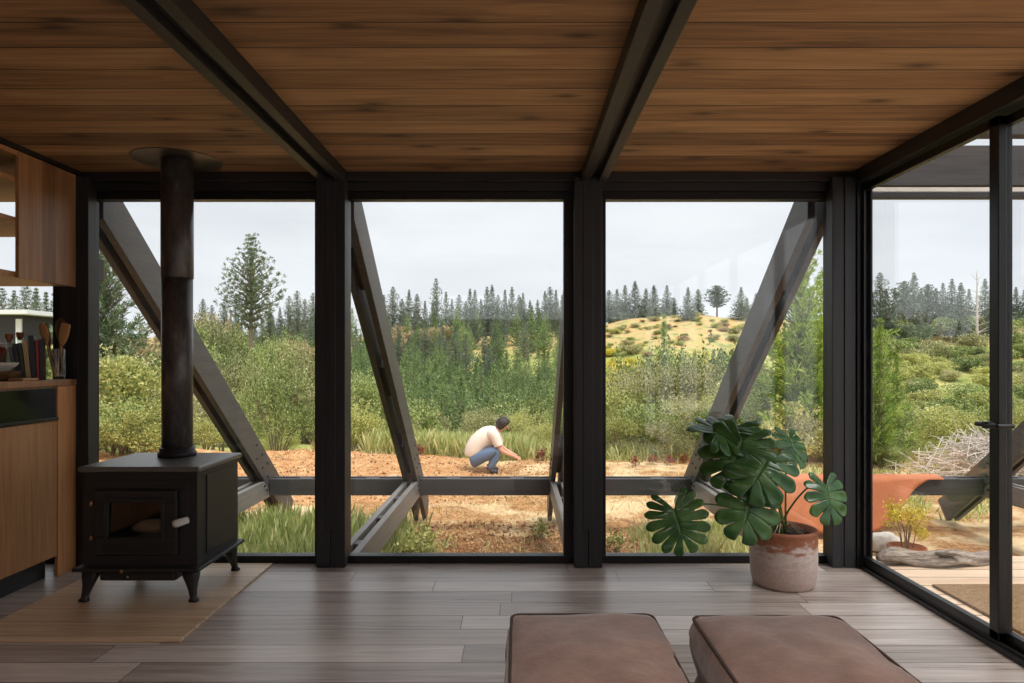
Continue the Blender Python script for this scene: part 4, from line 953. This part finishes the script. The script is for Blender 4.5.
for bp, tp, nr, w, dr, lb in LV:
    b = W(*bp); tpv = W(*tp)
    e = monstera_leaf(b, tpv, nr, w, dr, lb)
    mid = (R0+b)/2
    petiole(R0+Vector((random.uniform(-.03, .03), random.uniform(-.03, .03), 0)), R0+Vector(((b.x-R0.x)*.25, 0, abs(b.z-R0.z)*.5+.06)), Vector((b.x*.75+R0.x*.25, b.y, b.z+.02+(.05 if b.z < .6 else -.03))), b)
for k in range(9):
    a = random.random()*6.28; MB().tube([R0+Vector((0, 0, .02)), R0+Vector((math.cos(a)*.05, math.sin(a)*.05, .07)), R0+Vector((math.cos(a)*.12, math.sin(a)*.12, .02))], [.004, .003, .002], 6).obj('aerial_root', M['root'], t, smooth=True)

# ------------------------------------------------------------------ ottomans
def pouf(x0, x1, y0, y1, z, label):
    t = thing('ottoman', ((x0+x1)/2, (y0+y1)/2, 0), label, 'ottoman')
    def cushion(name, za, zb, inset=0, puff=.012):
        n = 22; m = 12; bm = bmesh.new(); bmesh.ops.create_cube(bm, size=1)
        bmesh.ops.subdivide_edges(bm, edges=bm.edges[:], cuts=17, use_grid_fill=True)
        cx, cy, cz = (x0+x1)/2, (y0+y1)/2, (za+zb)/2; sx, sy, sz = (x1-x0-2*inset), (y1-y0-2*inset), zb-za
        for v in bm.verts:
            p = v.co*2
            bx, by, bz = p.x, p.y, p.z
            q = Vector((bx, by, bz)); rx = .06
            fx = 1-.035*(abs(by)**6+abs(bz)**6); fy = 1-.035*(abs(bx)**6+abs(bz)**6); 
            pz = puff*(1-bx*bx)*(1-by*by)*2.2; ps = puff*(1-bz*bz)*1.2
            w = .004*noise.noise(Vector((bx*2.5+x0*7, by*2.5, bz*2.5)))*2
            v.co = Vector((bx*sx/2*fx+math.copysign(ps, bx)*(abs(bx) > .99)+w, by*sy/2*fy+math.copysign(ps, by)*(abs(by) > .99)+w, bz*sz/2+math.copysign(pz, bz)*(abs(bz) > .99)+w))
        me = bpy.data.meshes.new(name)
        for v in bm.verts: v.co += Vector((cx, cy, cz))-Vector(ORG[t.name])
        for f_ in bm.faces: f_.smooth = True
        bm.to_mesh(me); bm.free(); me.materials.append(M['suede'])
        o = bpy.data.objects.new(name, me); COL.objects.link(o); o.parent = t
        bv = o.modifiers.new('b', 'BEVEL'); bv.width = .014; bv.segments = 3; bv.limit_method = 'ANGLE'; bv.angle_limit = .9
        ORG[o.name] = ORG[t.name]
        rr = .030; pts = []
        k = .985
        X0, X1, Y0, Y1 = x0+inset+.004, x1-inset-.004, y0+inset+.004, y1-inset-.004
        for cx_, cy_, a0 in ((X1-rr, Y1-rr, 0), (X0+rr, Y1-rr, 90), (X0+rr, Y0+rr, 180), (X1-rr, Y0+rr, 270)):
            for q in range(6):
                a = math.radians(a0+q*18); pts.append((cx_+rr*math.cos(a), cy_+rr*math.sin(a), zb-.006))
        pts.append(pts[0])
        MB().tube(pts, .0055, 8, False).obj('piping', M['piping'], o, smooth=True)
    cushion('base_cushion', .02, z*.56, .012)
    cushion('top_cushion', z*.56+.004, z, 0)
    for x in (x0+.06, x1-.06):
        for y in (y0+.06, y1-.06): MB().lathe([(.018, 0), (.02, .024)], (x, y, 0), 12).obj('foot', M['shadowgap'], t)
pouf(-.022, .456, 1.62, 2.29, .38, 'brown suede ottoman with dark piping, the left one of the pair')
pouf(.576, 1.066, 1.60, 2.272, .38, 'brown suede ottoman with dark piping, the right one nearer the plant')

# ------------------------------------------------------------------ crouching person
def skinmesh(nodes, edges, root=0, sub=2):
    me = bpy.data.meshes.new('tmp'); me.from_pydata([n[:3] for n in nodes], edges, []); o = bpy.data.objects.new('tmp', me); COL.objects.link(o)
    sk = o.modifiers.new('sk', 'SKIN'); sk.use_smooth_shade = True
    for i, n in enumerate(nodes):
        sv = me.skin_vertices[0].data[i]; r = n[3]; sv.radius = (r, n[4] if len(n) > 4 else r); sv.use_root = (i == root)
    ss = o.modifiers.new('ss', 'SUBSURF'); ss.levels = sub; ss.render_levels = sub
    dg = bpy.context.evaluated_depsgraph_get(); dg.update(); res = bpy.data.meshes.new_from_object(o.evaluated_get(dg))
    bpy.data.objects.remove(o); return res
PXc = PX(490, 11.2); PYc = 11.2; PZc = th(PXc, PYc)+.0
per = thing('person', (PXc, PYc, PZc), 'person in cream shirt and blue jeans crouching in profile, reaching to the plants', 'person')
def put(name, me, m, parent=per):
    me.materials.clear(); me.materials.append(m); me.name = name
    if name in ('shirt', 'jeans'):
        b_ = bmesh.new(); b_.from_mesh(me)
        for _ in range(5): bmesh.ops.smooth_vert(b_, verts=b_.verts, factor=.5, use_axis_x=True, use_axis_y=True, use_axis_z=True)
        b_.to_mesh(me); b_.free()
    for p in me.polygons: p.use_smooth = True
    o = bpy.data.objects.new(name, me); COL.objects.link(o); o.parent = parent; ORG[o.name] = ORG[per.name]; return o
sw = .17
N = [(-.24, 0, .27, .11), (-.18, 0, .40, .11), (-.07, 0, .54, .115), (.05, 0, .645, .11), (.115, 0, .69, .06), (.16, 0, .725, .05)]
E = [(0, 1), (1, 2), (2, 3), (3, 4), (4, 5)]
N += [(.20, 0, .765, .082, .075), (.235, 0, .795, .09, .082), (.25, 0, .83, .06, .055)]; E += [(5, 6), (6, 7), (7, 8)]
for s in (-1, 1):
    b = len(N)
    N += [(-.22, s*.09, .235, .07), (-.04, s*.15, .335, .07), (.15, s*.17, .415, .052), (.09, s*.155, .25, .05), (-.02, s*.14, .09, .036), (.0, s*.14, .045, .033), (.10, s*.15, .03, .026)]
    E += [(0, b), (b, b+1), (b+1, b+2), (b+2, b+3), (b+3, b+4), (b+4, b+5), (b+5, b+6)]
    b = len(N)
    N += [(.07, s*sw, .65, .058), (.14, s*.20, .49, .046), (.19, s*.20, .385, .040), (.30, s*.15, .325, .034), (.385, s*.11, .285, .025), (.42, s*.105, .272, .030, .018), (.445, s*.102, .25, .028, .014)]
    E += [(3, b), (b, b+1), (b+1, b+2), (b+2, b+3), (b+3, b+4), (b+4, b+5), (b+5, b+6)]
body = put('body', skinmesh(N, E), M['skin'])
# fingers, nose and ears joined to the body surface
fm = bmesh.new(); fm.from_mesh(body.data)
def chain(nodes, sub=1):
    m_ = skinmesh(nodes, [(i, i+1) for i in range(len(nodes)-1)], 0, sub); fm.from_mesh(m_)
for s in (-1, 1):
    hx, hy, hz = .445, s*.102, .25
    for k, (dy, L) in enumerate(((-.024, .062), (-.008, .075), (.008, .07), (.024, .055))):
        chain([(hx, hy+dy, hz, .009), (hx+L*.5, hy+dy*1.1, hz-.01, .0085), (hx+L*.8, hy+dy*1.1, hz-.032, .0075), (hx+L*.85, hy+dy, hz-.055, .006)])
    chain([(hx-.03, hy-s*.022, hz, .011), (hx+.005, hy-s*.045, hz-.01, .010), (hx+.03, hy-s*.042, hz-.03, .008)])
    chain([(.215, s*.080, .775, .012), (.205, s*.092, .79, .014), (.215, s*.09, .805, .009)])
chain([(.285, 0, .745, .016), (.305, 0, .725, .014), (.296, 0, .715, .010)])
for s in (-1, 1): chain([(.300, s*.032, .765, .011), (.306, s*.032, .758, .008)])
chain([(.255, -.025, .712, .007), (.265, 0, .708, .009), (.255, .025, .712, .007)])
fm.to_mesh(body.data); fm.free()
for p in body.data.polygons: p.use_smooth = True
# shirt: torso plus short sleeves, hem over the belt
def loft(pts, ry=1.0):
    """smooth tube through (x, y, z, r) stations in the person's frame"""
    out = []
    for a in range(len(pts)-1):
        p = [pts[max(a-1, 0)], pts[a], pts[a+1], pts[min(a+2, len(pts)-1)]]
        for q in range(5):
            u = q/5; out.append([.5*((2*p[1][c])+(-p[0][c]+p[2][c])*u+(2*p[0][c]-5*p[1][c]+4*p[2][c]-p[3][c])*u*u+(-p[0][c]+3*p[1][c]-3*p[2][c]+p[3][c])*u**3) for c in range(4)])
    out.append(list(pts[-1])); return out
mb = MB()
def limb(pts, ry):
    st = loft(pts); yc = sum(p[1] for p in pts)/len(pts); b0 = len(mb.v)
    mb.tube([(p[0], p[1], p[2]) for p in st], [p[3] for p in st], 24)
    for k in range(b0, len(mb.v)):
        x, y, z = mb.v[k]; w = .006*noise.noise(Vector((x*16, y*16, z*16)))
        mb.v[k] = (x+w+PXc, yc+(y-yc)*ry+PYc, z+w+PZc)
limb([(-.275, 0, .275, .135), (-.262, 0, .35, .155), (-.205, 0, .46, .163), (-.11, 0, .555, .166), (-.01, 0, .622, .156), (.06, 0, .668, .115), (.115, 0, .695, .070)], 1.12)
for s_ in (-1, 1): limb([(.02, s_*.12, .655, .085), (.07, s_*.17, .64, .088), (.115, s_*.19, .55, .078), (.15, s_*.203, .455, .070)], 1.0)
mb.obj('shirt', M['shirt'], per, smooth=True)
N = [(-.285, 0, .26, .155, .155), (-.26, 0, .34, .145, .145)]; E = [(0, 1)]
for s in (-1, 1):
    b = len(N); N += [(-.24, s*.09, .205, .13), (-.04, s*.15, .325, .118), (.155, s*.17, .41, .088), (.11, s*.157, .27, .080), (.02, s*.145, .13, .066), (.0, s*.14, .08, .060)]
    E += [(0, b), (b, b+1), (b+1, b+2), (b+2, b+3), (b+3, b+4), (b+4, b+5)]
put('jeans', skinmesh(N, E, 0), M['denim'])
for s in (-1, 1):
    put('boot', skinmesh([(-.02, s*.14, .11, .05), (-.025, s*.14, .052, .052), (.06, s*.145, .042, .044), (.14, s*.15, .034, .036)], [(0, 1), (1, 2), (2, 3)], 1), M['boot'])
hm = bmesh.new(); bmesh.ops.create_icosphere(hm, subdivisions=4, radius=1)
for v in hm.verts:
    k = 1+.09*noise.noise(v.co*4)+.05*noise.noise(v.co*11)
    c = v.co.copy()
    # cap over the crown and nape; open towards the face (forward and down)
    fcut = c.dot(Vector((.62, 0, -.78)))
    if fcut > .45: k *= 1-.5*min(1, (fcut-.45)/.4)
    v.co = Vector((.212+c.x*.118*k, c.y*.11*k, .800+c.z*.118*k))
me = bpy.data.meshes.new('hair'); hm.to_mesh(me); hm.free(); put('hair', me, M['hair'])

# ------------------------------------------------------------------ camera, sky, lights
cam = bpy.data.cameras.new('camera'); co = bpy.data.objects.new('camera', cam); COL.objects.link(co); S.camera = co
co.location = (0, 0, CZ); co.rotation_euler = (math.radians(90), 0, 0); cam.sensor_width = 36; cam.lens = F/1024*36
cam.shift_x = -(CX-512)/1024; cam.shift_y = (CY-341.5)/1024; cam.clip_start = .05; cam.clip_end = 900
w = bpy.data.worlds.new('overcast_sky'); S.world = w; w.use_nodes = True; nt = w.node_tree; nt.nodes.clear()
tc = nt.nodes.new('ShaderNodeTexCoord'); mp = nt.nodes.new('ShaderNodeMapping'); mp.inputs['Scale'].default_value = (1, 1, 4.0)
ns = nt.nodes.new('ShaderNodeTexNoise'); ns.inputs['Scale'].default_value = 2.2; ns.inputs['Detail'].default_value = 6; ns.inputs['Roughness'].default_value = .5
rp = nt.nodes.new('ShaderNodeValToRGB'); rp.color_ramp.elements[0].position = .25; rp.color_ramp.elements[0].color = srgb(212, 216, 222)
rp.color_ramp.elements[1].position = .62; rp.color_ramp.elements[1].color = srgb(236, 239, 243)
bg = nt.nodes.new('ShaderNodeBackground'); bg.inputs[1].default_value = 1.2; ou = nt.nodes.new('ShaderNodeOutputWorld')
L = nt.links.new; L(tc.outputs['Generated'], mp.inputs[0]); L(mp.outputs[0], ns.inputs[0]); L(ns.outputs[0], rp.inputs[0]); L(rp.outputs[0], bg.inputs[0]); L(bg.outputs[0], ou.inputs[0])
sl = bpy.data.lights.new('sun', 'SUN'); sl.energy = 4.2; sl.angle = math.radians(35); sl.color = (1, .97, .92)
so = bpy.data.objects.new('sun', sl); COL.objects.link(so); so.location = (0, 0, 20)
so.rotation_euler = Vector((.35, -.42, 1)).to_track_quat('Z', 'Y').to_euler()
# added fill spots under the ceiling, out of view, to brighten the room
for x, y, e in ((1.5, 1.1, 72), (.3, 1.2, 66), (-1.1, 1.4, 80), (1.3, -.6, 80), (0, -.6, 80), (-1.7, .3, 80), (.6, -2.0, 60)):
    al = bpy.data.lights.new('room_fill_spot', 'SPOT'); al.shadow_soft_size = .09; al.energy = e; al.color = (1, .95, .89); al.spot_size = math.radians(132); al.spot_blend = 1
    ao = bpy.data.objects.new('room_fill_spot', al); COL.objects.link(ao); ao.location = (x, y, 2.335)
S.view_settings.view_transform = 'Standard'; S.view_settings.look = 'None'; S.view_settings.gamma = 1; S.view_settings.exposure = 0.05
S.view_settings.use_curve_mapping = False
